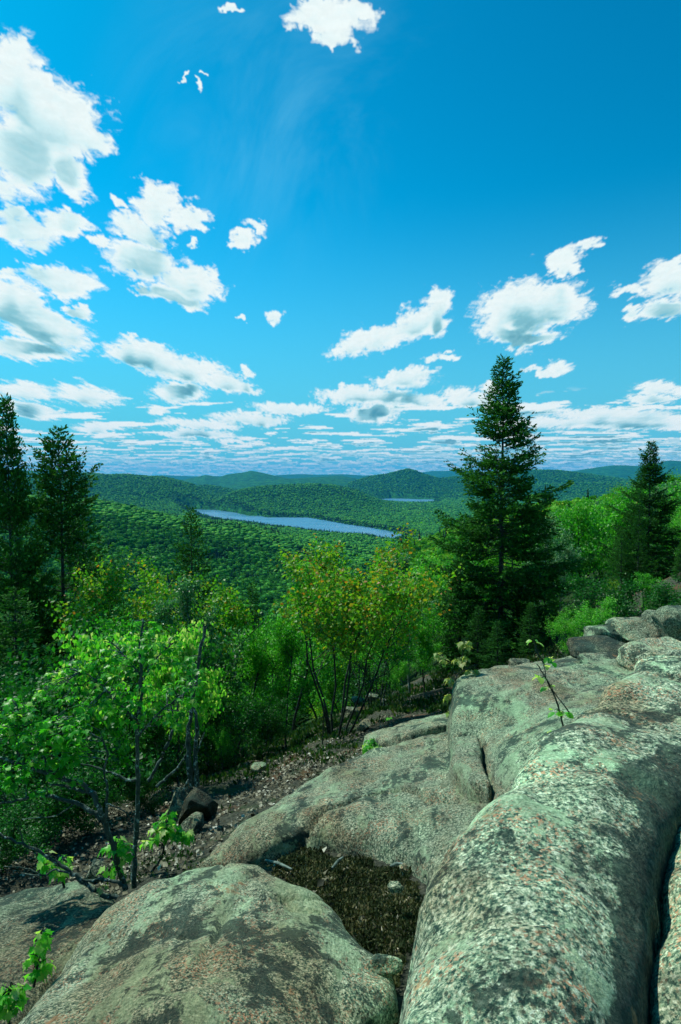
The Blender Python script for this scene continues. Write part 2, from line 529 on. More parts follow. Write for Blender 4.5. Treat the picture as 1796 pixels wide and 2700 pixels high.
def mat_water():
    m = new_mat('lake_water'); X = N(m.node_tree)
    pos = X.n('ShaderNodeNewGeometry').outputs['Position']
    ps = X.n('ShaderNodeMapping', {'Vector': pos, 'Scale': (0.35, 1, 1)}).outputs[0]
    n = X.noise(ps, 0.25, 6, 0.7)
    big = X.noise(X.n('ShaderNodeMapping', {'Vector': pos, 'Scale': (0.25, 1, 1)}).outputs[0], 0.008, 5, 0.6)
    rg = X.mr(big, 0.4, 0.62, 0.22, 0.42)
    b = X.n('ShaderNodeBump', {'Height': n, 'Strength': 0.8, 'Distance': 1.2})
    bs = X.n('ShaderNodeBsdfPrincipled', {'Base Color': (.075, .23, .34, 1), 'Roughness': rg, 'Normal': b.outputs[0], 'IOR': 1.33})
    X.n('ShaderNodeOutputMaterial', {'Surface': bs.outputs[0]})
    return m


M_GROUND = mat_ground()
M_TERRAIN = mat_terrain()
M_WATER = mat_water()
M_ROCK_NEAR = mat_rock('granite_near', 110, 0.44, 0.60, 0.66, 1.3, tint=1.65)
M_ROCK_FRONT = mat_rock('granite_lichen', 160, 0.60, 0.7, 0.60, 5.7, streak=1, tint=1.30)
M_ROCK_MID = mat_rock('granite_slab', 140, 0.56, 0.6, 0.62, 9.2, streak=1, tint=1.02)
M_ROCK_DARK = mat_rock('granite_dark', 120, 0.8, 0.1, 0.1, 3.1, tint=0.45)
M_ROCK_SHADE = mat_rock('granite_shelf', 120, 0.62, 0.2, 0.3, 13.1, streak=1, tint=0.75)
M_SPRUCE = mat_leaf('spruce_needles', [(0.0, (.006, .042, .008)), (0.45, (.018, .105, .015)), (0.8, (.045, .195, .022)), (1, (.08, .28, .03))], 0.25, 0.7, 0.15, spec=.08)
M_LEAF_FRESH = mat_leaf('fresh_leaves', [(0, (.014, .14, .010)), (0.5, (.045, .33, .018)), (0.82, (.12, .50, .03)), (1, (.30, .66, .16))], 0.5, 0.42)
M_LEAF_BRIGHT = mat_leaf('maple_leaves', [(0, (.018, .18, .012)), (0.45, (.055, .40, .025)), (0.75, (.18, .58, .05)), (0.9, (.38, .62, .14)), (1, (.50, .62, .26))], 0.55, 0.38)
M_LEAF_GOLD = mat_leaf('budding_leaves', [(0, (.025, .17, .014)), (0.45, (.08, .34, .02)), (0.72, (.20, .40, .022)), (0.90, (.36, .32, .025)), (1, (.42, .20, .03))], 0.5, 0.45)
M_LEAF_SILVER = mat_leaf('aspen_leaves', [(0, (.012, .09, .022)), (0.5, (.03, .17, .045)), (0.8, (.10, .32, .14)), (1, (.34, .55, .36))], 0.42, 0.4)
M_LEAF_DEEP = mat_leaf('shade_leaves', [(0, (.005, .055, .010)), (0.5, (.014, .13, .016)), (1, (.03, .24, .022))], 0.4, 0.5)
M_LEAF_PALE = mat_leaf('pale_new_leaves', [(0, (.12, .26, .05)), (0.5, (.26, .40, .10)), (1, (.42, .44, .18))], 0.45, 0.45)
M_FAR = mat_leaf('far_crowns', [(0, (.010, .08, .014)), (0.35, (.022, .17, .024)), (0.65, (.045, .26, .030)), (1, (.12, .36, .035))], 0.10, 0.8, 0.9, spec=0.05)
M_FARCON = mat_leaf('far_conifers', [(0, (.004, .030, .014)), (1, (.010, .065, .022))], 0.1, 0.8, 0.5, spec=0.05)
M_SHOULDER = mat_leaf('shoulder_crowns', [(0, (.035, .20, .012)), (0.4, (.075, .34, .018)), (0.75, (.17, .46, .025)), (1, (.38, .42, .03))], 0.35, 0.6, 0.7, spec=0.1)
M_BARK = mat_bark('dark_bark', (.012, .022, .016), (.04, .06, .045), (.09, .14, .115))
M_BARK_LICHEN = mat_bark('lichened_bark', (.016, .035, .026), (.06, .10, .08), (.26, .38, .33), 26)
M_BARK_BIRCH = mat_bark('pale_birch_bark', (.05, .08, .06), (.20, .28, .23), (.36, .46, .40), 12)

# ------------------------------------------------------------------ landform
LAKE_Z = -200.0
TU = np.array([-.8, -.42, -.2, 0, .1, .2, .3, .45, .6, .9])
TY = np.array([20, 40, 80, 150, 260, 450, 700, 1000, 1400, 2000, 2700, 3500])
TZ = np.array([
 [-13.7, -11, -9.4, -8.0, -7.2, -6.5, -5.8, -4.7, -3.6, -1.5],
 [-26, -22, -19, -16, -14, -12, -10, -8, -6, -3],
 [-46, -42, -37, -32, -26, -20, -15, -11, -8, -3],
 [-66, -66, -62, -52, -38, -24, -16, -12, -9, -2],
 [-84, -84, -82, -72, -50, -25.5, -17.5, -14.5, -11, -2],
 [-90, -98, -103, -98, -54, -45, -36, -30, -25, -10],
 [-72, -88, -115, -128, -118, -108, -98, -90, -80, -60],
 [-20, -44, -82, -132, -156, -160, -160, -150, -140, -120],
 [-14, -62, -109, -151, -173, -182, -185, -180, -175, -160],
 [-60, -130, -171, -190, -194, -196, -196, -194, -190, -185],
 [-125, -182, -196, -202, -202, -202, -200, -200, -198, -195],
 [-190, -200, -203, -204, -204, -204, -203, -203, -203, -203]], float)


def table_z(u_, y):
    ly = np.log(np.clip(y, TY[0], TY[-1])); lt = np.log(TY)
    j = np.clip(np.searchsorted(lt, ly) - 1, 0, len(lt) - 2)
    t = (ly - lt[j]) / (lt[j + 1] - lt[j])
    i = np.clip(np.searchsorted(TU, u_) - 1, 0, len(TU) - 2)
    s = np.clip((u_ - TU[i]) / (TU[i + 1] - TU[i]), 0, 1)
    s = s * s * (3 - 2 * s) * 0.5 + s * 0.5
    a = TZ[j, i] * (1 - s) + TZ[j, i + 1] * s
    b = TZ[j + 1, i] * (1 - s) + TZ[j + 1, i + 1] * s
    return a * (1 - t) + b * t


# crest lines: distance, front depth, back depth, [(px, py) ...] in photo pixels, canopy allowance
RIDGES = [
 (4700, 1000, 700, [(-500, 1262), (-200, 1250), (60, 1262), (120, 1252), (180, 1247), (234, 1246), (290, 1251), (330, 1249), (381, 1254), (431, 1256), (466, 1264), (505, 1274), (560, 1300), (640, 1340)], 9),
 (5600, 700, 700, [(440, 1330), (480, 1298), (520, 1282), (545, 1279), (580, 1284), (640, 1296), (720, 1312)], 6),
 (4000, 560, 700, [(520, 1345), (571, 1318), (606, 1299), (640, 1289), (669, 1283), (720, 1279), (781, 1276), (830, 1275), (880, 1278), (943, 1292), (985, 1312), (1040, 1330), (1100, 1345)], 9),
 (6800, 800, 900, [(880, 1310), (922, 1272), (978, 1256), (1020, 1250), (1048, 1243), (1076, 1236), (1095, 1241), (1118, 1250), (1160, 1262), (1216, 1255), (1260, 1248), (1330, 1244), (1400, 1240), (1470, 1240), (1527, 1247), (1602, 1257), (1654, 1264), (1750, 1272), (1900, 1280)], 5),
 (5800, 600, 500, [(1180, 1320), (1240, 1290), (1330, 1277), (1500, 1275), (1640, 1270), (1800, 1268), (2000, 1280)], 6),
 (10500, 1500, 1500, [(430, 1275), (494, 1263), (520, 1257), (543, 1252), (560, 1255), (575, 1259), (599, 1251), (622, 1248), (640, 1246), (662, 1241), (680, 1244), (711, 1251), (760, 1262), (860, 1256), (900, 1254), (960, 1266)], 0),
 (8600, 900, 900, [(560, 1290), (640, 1272), (760, 1262), (830, 1262), (860, 1259), (905, 1264), (980, 1285)], 0),
 (18500, 2500, 2500, [(300, 1257), (440, 1253), (520, 1256), (718, 1254), (760, 1251), (800, 1250), (837, 1252), (900, 1250), (960, 1254), (1104, 1247), (1140, 1242), (1180, 1241), (1223, 1243), (1300, 1246), (1400, 1244)], 0),
 (12500, 1800, 1800, [(1360, 1262), (1440, 1250), (1521, 1241), (1570, 1233), (1613, 1227), (1650, 1227), (1682, 1229), (1720, 1224), (1763, 1214), (1785, 1215), (1830, 1220), (1950, 1232), (2300, 1250)], 0),
 (9800, 1200, 1200, [(-900, 1240), (-200, 1228), (60, 1240), (150, 1243), (220, 1252), (280, 1262), (330, 1272)], 0),
]


def ridge_z(x, y):
    u_ = x / y
    out = np.full(x.shape, -203.0)
    base = -203.0
    for d, wf, wb, pts, can in RIDGES:
        uu = []; zz = []
        for px, py in pts:
            r = ray(px, py)
            uu.append(r[0] / r[1]); zz.append(r[2] / r[1] * d - can)
        uu = np.array(uu); zz = np.array(zz)
        zc = np.interp(u_, uu, zz)
        # fade beyond the ends
        fade = sstep(uu[0] - .10, uu[0], u_) * (1 - sstep(uu[-1], uu[-1] + .10, u_))
        dy = (y - d) / np.where(y < d, wf, wb)
        n = 0.16 * fbm2(u_ * 9 + d * .01, dy * .9 + 3, 4)
        prof = np.exp(-(dy ** 2) * (1 + n * 2.0))
        prof = np.clip(prof + n * 0.5 * np.exp(-(dy - 1) ** 2) * sstep(0.05, 0.5, np.abs(dy)), 0, 1)
        z = base + (zc - base) * fade * prof
        k = 6.0
        m_ = np.maximum(out, z)
        out = m_ + k * np.log1p(np.exp(-np.abs(out - z) / k)) * np.clip((m_ + 203) / 40, 0, 1)
    return out


def poly_px(pts, z):
    P_ = []
    for px, py in pts:
        r = ray(px, py); t_ = z / r[2]
        P_.append((r[0] * t_, r[1] * t_))
    return np.array(P_)


def poly_sd(P_, x, y):
    """signed distance, positive inside."""
    x = np.asarray(x, float); y = np.asarray(y, float)
    d2 = np.full(x.shape, 1e18); inside = np.zeros(x.shape, bool)
    n = len(P_)
    for i in range(n):
        ax, ay = P_[i]; bx, by = P_[(i + 1) % n]
        ex, ey = bx - ax, by - ay
        t_ = np.clip(((x - ax) * ex + (y - ay) * ey) / (ex * ex + ey * ey + 1e-12), 0, 1)
        d2 = np.minimum(d2, (x - ax - t_ * ex) ** 2 + (y - ay - t_ * ey) ** 2)
        cnd = (ay > y) != (by > y)
        with np.errstate(divide='ignore', invalid='ignore'):
            xi = ax + (y - ay) / (by - ay + 1e-30) * ex
        inside ^= cnd & (x < xi)
    d = np.sqrt(d2)
    return np.where(inside, d, -d)


LAKE = poly_px([(470, 1344), (500, 1342), (529, 1343.5), (564, 1344), (620, 1352), (652, 1359.5), (683, 1360), (700, 1364), (809, 1365), (851, 1372), (905, 1382),
                (957, 1389), (1010, 1398), (1052, 1406), (1060, 1420), (1030, 1430), (960, 1421), (879, 1412), (781, 1402), (690, 1390), (599, 1376), (536, 1361), (505, 1351)], LAKE_Z)
LAKE2 = poly_px([(983, 1316.5), (1030, 1314), (1075, 1315.0), (1100, 1316.5), (1142, 1317), (1143, 1324), (1100, 1325.5), (1050, 1324), (985, 1323)], LAKE_Z)


def height(x, y):
    x = np.asarray(x, float); y = np.asarray(y, float)
    yn = np.maximum(y, 0)
    gn = -1.34 - .16 * sstep(-.7, -1.3, x) - 0.33 * yn + 0.018 * np.clip(x, -14, 40) * yn - 0.12 * np.abs(np.minimum(y, 0))
    gn = gn - 0.10 * np.maximum(-x - 3, 0)
    gn = gn + 0.22 * fbm2(x * .45 + 3, y * .45, 4) + 0.05 * fbm2(x * 2.2, y * 2.2 + 9, 3)
    ys = np.maximum(y, 20)
    u_ = np.clip(x / ys, -1.3, 1.3)
    tz = table_z(u_, ys)
    amp_ = np.clip(ys * 0.012, 0.3, 9)
    fr = 1.0 / np.clip(ys * 0.16, 6, 260)
    tz = tz + amp_ * fbm2(u_ * 7 + 1.7, np.log(ys) * 6, 4) * 0.9
    rz = ridge_z(u_ * ys, ys)
    far = sstep(2300, 3300, ys)
    tz = np.maximum(tz, np.where(ys > 1200, rz, -999))
    z = np.where(y < 20, gn, gn * (1 - sstep(20, 30, y)) + tz * sstep(20, 30, y))
    # the water's hollow
    hv = y > 1500
    if hv.any():
        sd = np.full(x.shape, -1e4)
        sd[hv] = np.maximum(poly_sd(LAKE, x[hv], y[hv]), poly_sd(LAKE2, x[hv], y[hv]) * .4)
        z = np.where(hv, np.where(sd > -12, np.minimum(z, LAKE_Z - 4 - np.clip(sd, -5, 8) * .5), np.maximum(z, LAKE_Z + 1.0)), z)
    return z


nu, nyy = 560, 620
uu = np.linspace(-1.2, 1.2, nu); yy = np.exp(np.linspace(math.log(30), math.log(22200), nyy))
UU, YY = np.meshgrid(uu, yy)
XX = UU * YY
ZZ = height(XX, YY)
ZZ = ZZ + np.where(YY > 2500, 5.0 * fbm2(XX / 160, YY / 160, 3) * sstep(-196, -170, ZZ), 0)
o = link('terrain', mesh_np('terrain', np.stack([XX, YY, ZZ], -1).reshape(-1, 3), [grid_faces(nu, nyy)], M_TERRAIN))
tag(o, 'wooded hills and blue mountains rolling away to the horizon', kind='structure')

for P_, lab in ((LAKE, 'long blue lake lying across the valley between the wooded hills'),
                (LAKE2, 'small bright far lake below the pointed hill')):
    x0, y0 = P_.min(0) - 60; x1, y1 = P_.max(0) + 60
    o = link('water', mesh_np('water', [(x0, y0, LAKE_Z), (x1, y0, LAKE_Z), (x1, y1, LAKE_Z), (x0, y1, LAKE_Z)], [np.array([[0, 1, 2, 3]])], M_WATER, smooth=False))
    tag(o, lab, kind='structure')

# ------------------------------------------------------------------ haze
import bmesh


def add_box(name, lo, hi, mat):
    v_ = [(x, y, z) for x in (lo[0], hi[0]) for y in (lo[1], hi[1]) for z in (lo[2], hi[2])]
    f_ = np.array([[0, 1, 3, 2], [4, 6, 7, 5], [0, 4, 5, 1], [2, 3, 7, 6], [0, 2, 6, 4], [1, 5, 7, 3]])
    return link(name, mesh_np(name, v_, [f_], mat, smooth=False))


HAZE = True
if HAZE:
    m = new_mat('haze_air'); X = N(m.node_tree)
    vol = X.n('ShaderNodeVolumePrincipled', {'Color': (0.01, 0.38, 0.92, 1), 'Density': 0.000034, 'Anisotropy': 0.1})
    X.n('ShaderNodeOutputMaterial', {'Volume': vol.outputs[0]})
    o = add_box('haze', (-29000, -60, -230), (29000, 22600, 420), m)
    tag(o, 'thin blue haze filling the valley air', kind='stuff')

# ------------------------------------------------------------------ far forest (one mass)
_ico = {}


def ico(sub):
    if sub not in _ico:
        bm = bmesh.new(); bmesh.ops.create_icosphere(bm, subdivisions=sub, radius=1)
        V = np.array([v_.co[:] for v_ in bm.verts]); Fc = np.array([[v_.index for v_ in f.verts] for f in bm.faces]); bm.free()
        _ico[sub] = (V, Fc)
    return _ico[sub]


def blob_crown(seed, sub=2, rx=1.0, rz=0.9, amp=0.35, fr=1.8):
    V, Fc = ico(sub)
    n = perlin3(V * fr + seed * 7.7) + 0.5 * perlin3(V * fr * 2.3 + seed * 3.3)
    V = V * (1 + amp * n)[:, None] * np.array([rx, rx, rz])
    return V, Fc


def kites(P, D, Nn, L, Wd, fold=0.18, jag=False):
    """leaf shaped two-triangle blades. P base, D direction, Nn normal, L length, Wd half width."""
    D = D / (np.linalg.norm(D, axis=1)[:, None] + 1e-9)
    S = np.cross(D, Nn); S /= (np.linalg.norm(S, axis=1)[:, None] + 1e-9)
    U = np.cross(S, D)
    L = np.asarray(L)[:, None]; Wd = np.asarray(Wd)[:, None]
    mid = P + D * L * 0.45 + U * Wd * fold
    V = np.stack([P, mid + S * Wd, P + D * L, mid - S * Wd], 1)
    return V.reshape(-1, 3)


def kite_faces(n, off=0):
    b = np.arange(n)[:, None] * 4 + off
    return np.concatenate([np.concatenate([b, b + 1, b + 2], 1), np.concatenate([b, b + 2, b + 3], 1)], 0)


def rand_unit(rg, n):
    v_ = rg.normal(size=(n, 3)); return v_ / np.linalg.norm(v_, axis=1)[:, None]


def clump_crown(seed, n, leaf, rx, rz, lumps=9):
    """crown of many small leaf faces gathered in uneven lumps; radius about 1 before scaling."""
    rg = np.random.default_rng(seed)
    C = rand_unit(rg, lumps) * rg.uniform(.35, .75, (lumps, 1)); C[:, 2] = C[:, 2] * .8 + .15
    R = rg.uniform(.28, .55, lumps)
    k = rg.integers(0, lumps, n)
    d = rand_unit(rg, n); d[:, 2] = np.abs(d[:, 2]) * .8 + d[:, 2] * .2
    rr = R[k] * rg.uniform(.55, 1.05, n)
    P = C[k] + d * rr[:, None]
    Nn = d + rand_unit(rg, n) * .7
    Dd = np.cross(rand_unit(rg, n), Nn)
    s = leaf * rg.uniform(.6, 1.3, n)
    P *= np.array([rx, rx, rz])
    V = kites(P, Dd, Nn, s, s * .5)
    val = np.clip(rg.normal(.5, .18, n) + (rg.uniform(-.15, .15, lumps))[k], 0, 1)
    return V, kite_faces(n), np.tile(val, 2)


pc = bpy.data.collections.new('forest_kinds')          # source shapes for the forest's instances; not linked to the scene
for i in range(4):
    V, Fc = blob_crown(i + 1, 2, 1.0, .85, .5, 1.7)
    V = V * np.array([4.5, 4.5, 3.4]) + np.array([0, 0, 4.6])
    rg = np.random.default_rng(i)
    me = mesh_np('crown_shape', V, [Fc], M_FAR, smooth=False, attrs={'v': ('FACE', rg.uniform(.25, .75, len(Fc)))})
    pc.objects.link(bpy.data.objects.new('a_crown_%d' % i, me))
for i in range(3):
    V, Fc, val = clump_crown(50 + i, 520, .80, 4.4, 4.2)
    V = V + np.array([0, 0, 5.0])
    V2, F2 = blob_crown(20 + i, 2, 3.6, 3.3, .45, 1.7)
    V2 = V2 + np.array([0, 0, 4.6])
    me = mesh_np('crown_shape', np.concatenate([V, V2]), [np.concatenate([Fc, F2 + len(V)])], M_FAR, smooth=False,
                 attrs={'v': ('FACE', np.concatenate([val, np.random.default_rng(i).uniform(.2, .6, len(F2))]))})
    pc.objects.link(bpy.data.objects.new('b_crown_%d' % i, me))


def cone_conifer(seed, tiers=9, k=9, h=10.0, r=2.0):
    rg = np.random.default_rng(seed); V = []; Fc = []
    for t_ in range(tiers):
        f = t_ / tiers; z0 = h * (.08 + .9 * f); z1 = z0 + h * .2 * (1 - f * .5)
        R = r * (1 - f) ** .85 * rg.uniform(.85, 1.1) + .08
        b = len(V); V.append((0, 0, z1))
        for q in range(k):
            a = 2 * math.pi * q / k + t_; rr = R * (1 if q % 2 else .62) * rg.uniform(.8, 1.15)
            V.append((rr * math.cos(a), rr * math.sin(a), z0 - (.25 if q % 2 else 0)))
        for q in range(k): Fc.append((b, b + 1 + q, b + 1 + (q + 1) % k))
    return np.array(V), np.array(Fc)


for i in range(2):
    V, Fc = cone_conifer(i, h=12)
    me = mesh_np('conifer_shape', V, [Fc], M_FARCON, smooth=False, attrs={'v': ('FACE', np.random.default_rng(i).uniform(0, 1, len(Fc)))})
    pc.objects.link(bpy.data.objects.new('c_conifer_%d' % i, me))
for i in range(3):
    V, Fc, val = clump_crown(80 + i, 800, .62, 3.3, 3.3, 8)
    V = V + np.array([0, 0, 4.4])
    V2, F2 = blob_crown(30 + i, 2, 2.7, 2.6, .45, 1.7)
    V2 = V2 + np.array([0, 0, 3.9])
    me = mesh_np('crown_shape', np.concatenate([V, V2]), [np.concatenate([Fc, F2 + len(V)])], M_SHOULDER, smooth=False,
                 attrs={'v': ('FACE', np.concatenate([val, np.random.default_rng(i).uniform(.2, .6, len(F2))]))})
    pc.objects.link(bpy.data.objects.new('d_crown_%d' % i, me))
# collection info orders its children by name: a_crown 0-3, b_crown 4-6, c_conifer 7-8


def scatter_band(y0, y1, s, rg, umax=.66):
    xs = np.arange(-umax * y1, umax * y1, s); ys = np.arange(y0, y1, s)
    A, B = np.meshgrid(xs, ys)
    A = A + rg.uniform(-.48, .48, A.shape) * s; B = B + rg.uniform(-.48, .48, B.shape) * s
    A = A.ravel(); B = B.ravel()
    k = (np.abs(A) < umax * B) & (B > y0) & (B < y1)
    return A[k], B[k]


rg = np.random.default_rng(5)
FX = []; FY = []; FS = []; FI = []
for y0, y1, s, sc_ in ((60, 120, 5.2, .8), (120, 300, 5.6, .85), (300, 900, 5.9, .86), (900, 1500, 6.3, .92), (1500, 2600, 7.2, .98), (2600, 3600, 9.6, 1.15), (3600, 5200, 14, 1.35), (5200, 7200, 21, 1.7)):
    a, b = scatter_band(y0, y1, s, rg)
    FX.append(a); FY.append(b); FS.append(np.full(len(a), sc_)); FI.append(rg.integers(4, 7, len(a)) if y1 <= 1000 else rg.integers(0, 4, len(a)))
FX = np.concatenate(FX); FY = np.concatenate(FY); FS = np.concatenate(FS); FI = np.concatenate(FI)
FZ = height(FX, FY)
# visibility along each line of sight
ub = np.clip(((FX / FY) + .7) / 1.4 * 700, 0, 699).astype(int)
uc = (np.arange(700) + .5) / 700 * 1.4 - .7
ly = np.exp(np.linspace(math.log(60), math.log(8000), 420))
UC, LY = np.meshgrid(uc, ly)
EL = (height(UC * LY, LY) + 4) / LY
RM = np.maximum.accumulate(EL, 0)
kb = np.clip(np.searchsorted(ly, FY) - 2, 0, 419)
vis = (FZ + 11 * FS) / FY > RM[kb, ub]
sdl = np.full(FX.shape, -1e4)
near_l = FY > 1800
sdl[near_l] = np.maximum(poly_sd(LAKE, FX[near_l], FY[near_l]), poly_sd(LAKE2, FX[near_l], FY[near_l]))
ok = vis & (sdl < -6)
# the near shoulder is built tree by tree further down
ok &= ~((FY < 185) & (FX / FY > -.04)) & ~((FY < 80))
FX, FY, FZ, FS, FI, sdl = FX[ok], FY[ok], FZ[ok], FS[ok], FI[ok], sdl[ok]
cn_ = fbm2(FX / 90 + 5, FY / 90, 3)
con = (cn_ + rg.normal(0, .22, len(FX)) > .42) | ((sdl > -70) & (rg.uniform(0, 1, len(FX)) < .7) & (FY > 1800))
FI = np.where(con, rg.integers(7, 9, len(FX)), FI)
FI = np.where(~con & (FY < 650) & (FX / FY > .0) & (rg.uniform(0, 1, len(FX)) < sstep(0, .1, FX / FY)), rg.integers(9, 12, len(FX)), FI)
FS = FS * np.clip(rg.normal(.92, .2, len(FX)), .5, 1.5)
me = bpy.data.meshes.new('forest')
me.vertices.add(len(FX))
me.vertices.foreach_set('co', np.stack([FX, FY, FZ], 1).astype(np.float32).ravel())
for nm_, arr in (('scl', FS), ('rotz', rg.uniform(0, 6.28, len(FX)))):
    a = me.attributes.new(nm_, 'FLOAT', 'POINT'); a.data.foreach_set('value', arr.astype(np.float32))
a = me.attributes.new('idx', 'INT', 'POINT'); a.data.foreach_set('value', FI.astype(np.int32))
print('forest points', len(FX))
forest = link('forest', me)
tag(forest, 'dense green forest covering the valley floor and the hills', kind='stuff')
gn = bpy.data.node_groups.new('plant_forest', 'GeometryNodeTree')
gn.interface.new_socket('Geometry', in_out='INPUT', socket_type='NodeSocketGeometry')
gn.interface.new_socket('Geometry', in_out='OUTPUT', socket_type='NodeSocketGeometry')
T = N(gn)
gi = gn.nodes.new('NodeGroupInput'); go = gn.nodes.new('NodeGroupOutput')
ci = T.n('GeometryNodeCollectionInfo'); ci.inputs[0].default_value = pc; ci.inputs[1].default_value = True; ci.inputs[2].default_value = True
m2p = T.n('GeometryNodeMeshToPoints', {0: gi.outputs[0]})


def named(nm_, typ):
    nd = T.n('GeometryNodeInputNamedAttribute', data_type=typ); nd.inputs[0].default_value = nm_
    return nd.outputs[0]


rot = T.comb(0.0, 0.0, named('rotz', 'FLOAT'))
scl = named('scl', 'FLOAT')
iop = T.n('GeometryNodeInstanceOnPoints', {'Points': m2p.outputs[0], 'Instance': ci.outputs[0]})
iop.inputs['Pick Instance'].default_value = True
gn.links.new(named('idx', 'INT'), iop.inputs['Instance Index'])
e2r = T.n('FunctionNodeEulerToRotation', {0: rot})
gn.links.new(e2r.outputs[0], iop.inputs['Rotation'])
gn.links.new(T.comb(scl, scl, scl), iop.inputs['Scale'])
gn.links.new(iop.outputs[0], go.inputs[0])
forest.modifiers.new('plant_forest', 'NODES').node_group = gn

# ------------------------------------------------------------------ granite slabs and boulders
class Tps:
    def __init__(s, pts):
        P_ = np.array(pts, float); s.P = P_[:, :2]; n = len(P_)
        A = np.zeros((n + 3, n + 3)); A[:n, :n] = s.k(P_[:, None, :2] - P_[None, :, :2]) + np.eye(n) * .02
        A[:n, n] = 1; A[:n, n + 1:] = s.P; A[n:, :n] = A[:n, n:].T
        s.w = np.linalg.solve(A, np.concatenate([P_[:, 2], [0, 0, 0]]))

    def k(s, d):
        r2 = (d ** 2).sum(-1) + 1e-9
        return r2 * np.log(r2) * .5

    def __call__(s, x, y):
        q = np.stack([x.ravel(), y.ravel()], 1); out = np.empty(len(q))
        for i in range(0, len(q), 20000):
            c_ = q[i:i + 20000]
            out[i:i + 20000] = s.k(c_[:, None] - s.P[None]) @ s.w[:-3] + s.w[-3] + c_ @ s.w[-2:]
        return out.reshape(x.shape)


ROCK_SURF = []


def slab(name, label, outline, inner, mat, r=0.35, rh=0.5, depth=1.0, res=0.035, dome=0.0, cat='rock', group=None, seed=0, rough=1.0, wall=5.0, cracks=(), shade_stains=()):
    """outline, inner: (px, py, y) points on the rock's top; the sides round off and drop."""
    O = np.array([at(*q) for q in outline]); I = [at(*q) for q in inner]
    surf = Tps(list(O) + I)
    P_ = O[:, :2]
    m_ = depth / wall + .05
    lo = P_.min(0) - m_; hi = P_.max(0) + m_
    nx_ = int((hi[0] - lo[0]) / res) + 2; ny_ = int((hi[1] - lo[1]) / res) + 2
    X_, Y_ = np.meshgrid(np.linspace(lo[0], hi[0], nx_), np.linspace(lo[1], hi[1], ny_))
    # a wandering outline
    wx = X_ + .05 * rough * fbm2(X_ * 2.1 + seed, Y_ * 2.1, 4); wy = Y_ + .05 * rough * fbm2(X_ * 2.1 + 50 + seed, Y_ * 2.1, 4)
    d = poly_sd(P_, wx, wy)
    dc = np.clip(d, 0, r)
    drop = r - np.sqrt(np.maximum(r * r - (r - dc) ** 2, 0))
    drop = drop * rh
    drop = drop + np.where(d < 0, -d * wall, 0)
    Z_ = surf(X_, Y_) - drop + dome * sstep(0, 1.2, d)
    Z_ += rough * (.075 * fbm2(X_ * .9 + seed, Y_ * .9 + 4, 3) - .05 * np.maximum(0, .12 - np.abs(fbm2(X_ * .8 + 9 + seed, Y_ * .8, 3))) * 4 + .024 * fbm2(X_ * 3.1 + seed * 2, Y_ * 3.1, 4) + .005 * fbm2(X_ * 13, Y_ * 13 + seed, 3))
    for cp, cw_, cd in cracks:
        C_ = np.array([at(*q)[:2] for q in cp])
        dd_ = np.full(X_.shape, 1e9)
        for a_, b_ in zip(C_[:-1], C_[1:]):
            e = b_ - a_; t_ = np.clip(((wx - a_[0]) * e[0] + (wy - a_[1]) * e[1]) / (e @ e), 0, 1)
            dd_ = np.minimum(dd_, np.hypot(wx - a_[0] - t_ * e[0], wy - a_[1] - t_ * e[1]))
        Z_ -= cd * np.exp(-(dd_ / cw_) ** 2)
    shade_stn = np.zeros(X_.shape)
    for cp, cw_, cs_ in shade_stains:
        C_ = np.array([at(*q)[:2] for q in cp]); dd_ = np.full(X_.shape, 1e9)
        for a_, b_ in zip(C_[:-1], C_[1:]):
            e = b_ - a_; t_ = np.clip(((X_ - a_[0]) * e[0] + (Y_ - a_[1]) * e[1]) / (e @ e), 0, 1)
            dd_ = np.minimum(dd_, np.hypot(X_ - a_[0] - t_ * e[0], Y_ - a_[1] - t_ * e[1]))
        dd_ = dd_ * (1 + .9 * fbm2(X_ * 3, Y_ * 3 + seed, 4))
        shade_stn = np.maximum(shade_stn, cs_ * sstep(cw_, cw_ * .35, dd_))
    Fc = grid_faces(nx_, ny_)
    keep = (d.ravel()[Fc] > -m_ * .98).any(1)
    Fc = Fc[keep]
    used = np.unique(Fc); remap = np.zeros(nx_ * ny_, int); remap[used] = np.arange(len(used))
    V = np.stack([X_, Y_, Z_], -1).reshape(-1, 3)[used]
    c0 = np.array([P_[:, 0].mean(), P_[:, 1].mean(), V[:, 2].min()])
    o = link(name, mesh_np(name, V - c0, [remap[Fc]], mat, attrs={'stain': ('POINT', shade_stn.ravel()[used])}), loc=c0)
    tag(o, label, cat, group)
    ROCK_SURF.append((P_, surf, dome))
    return o


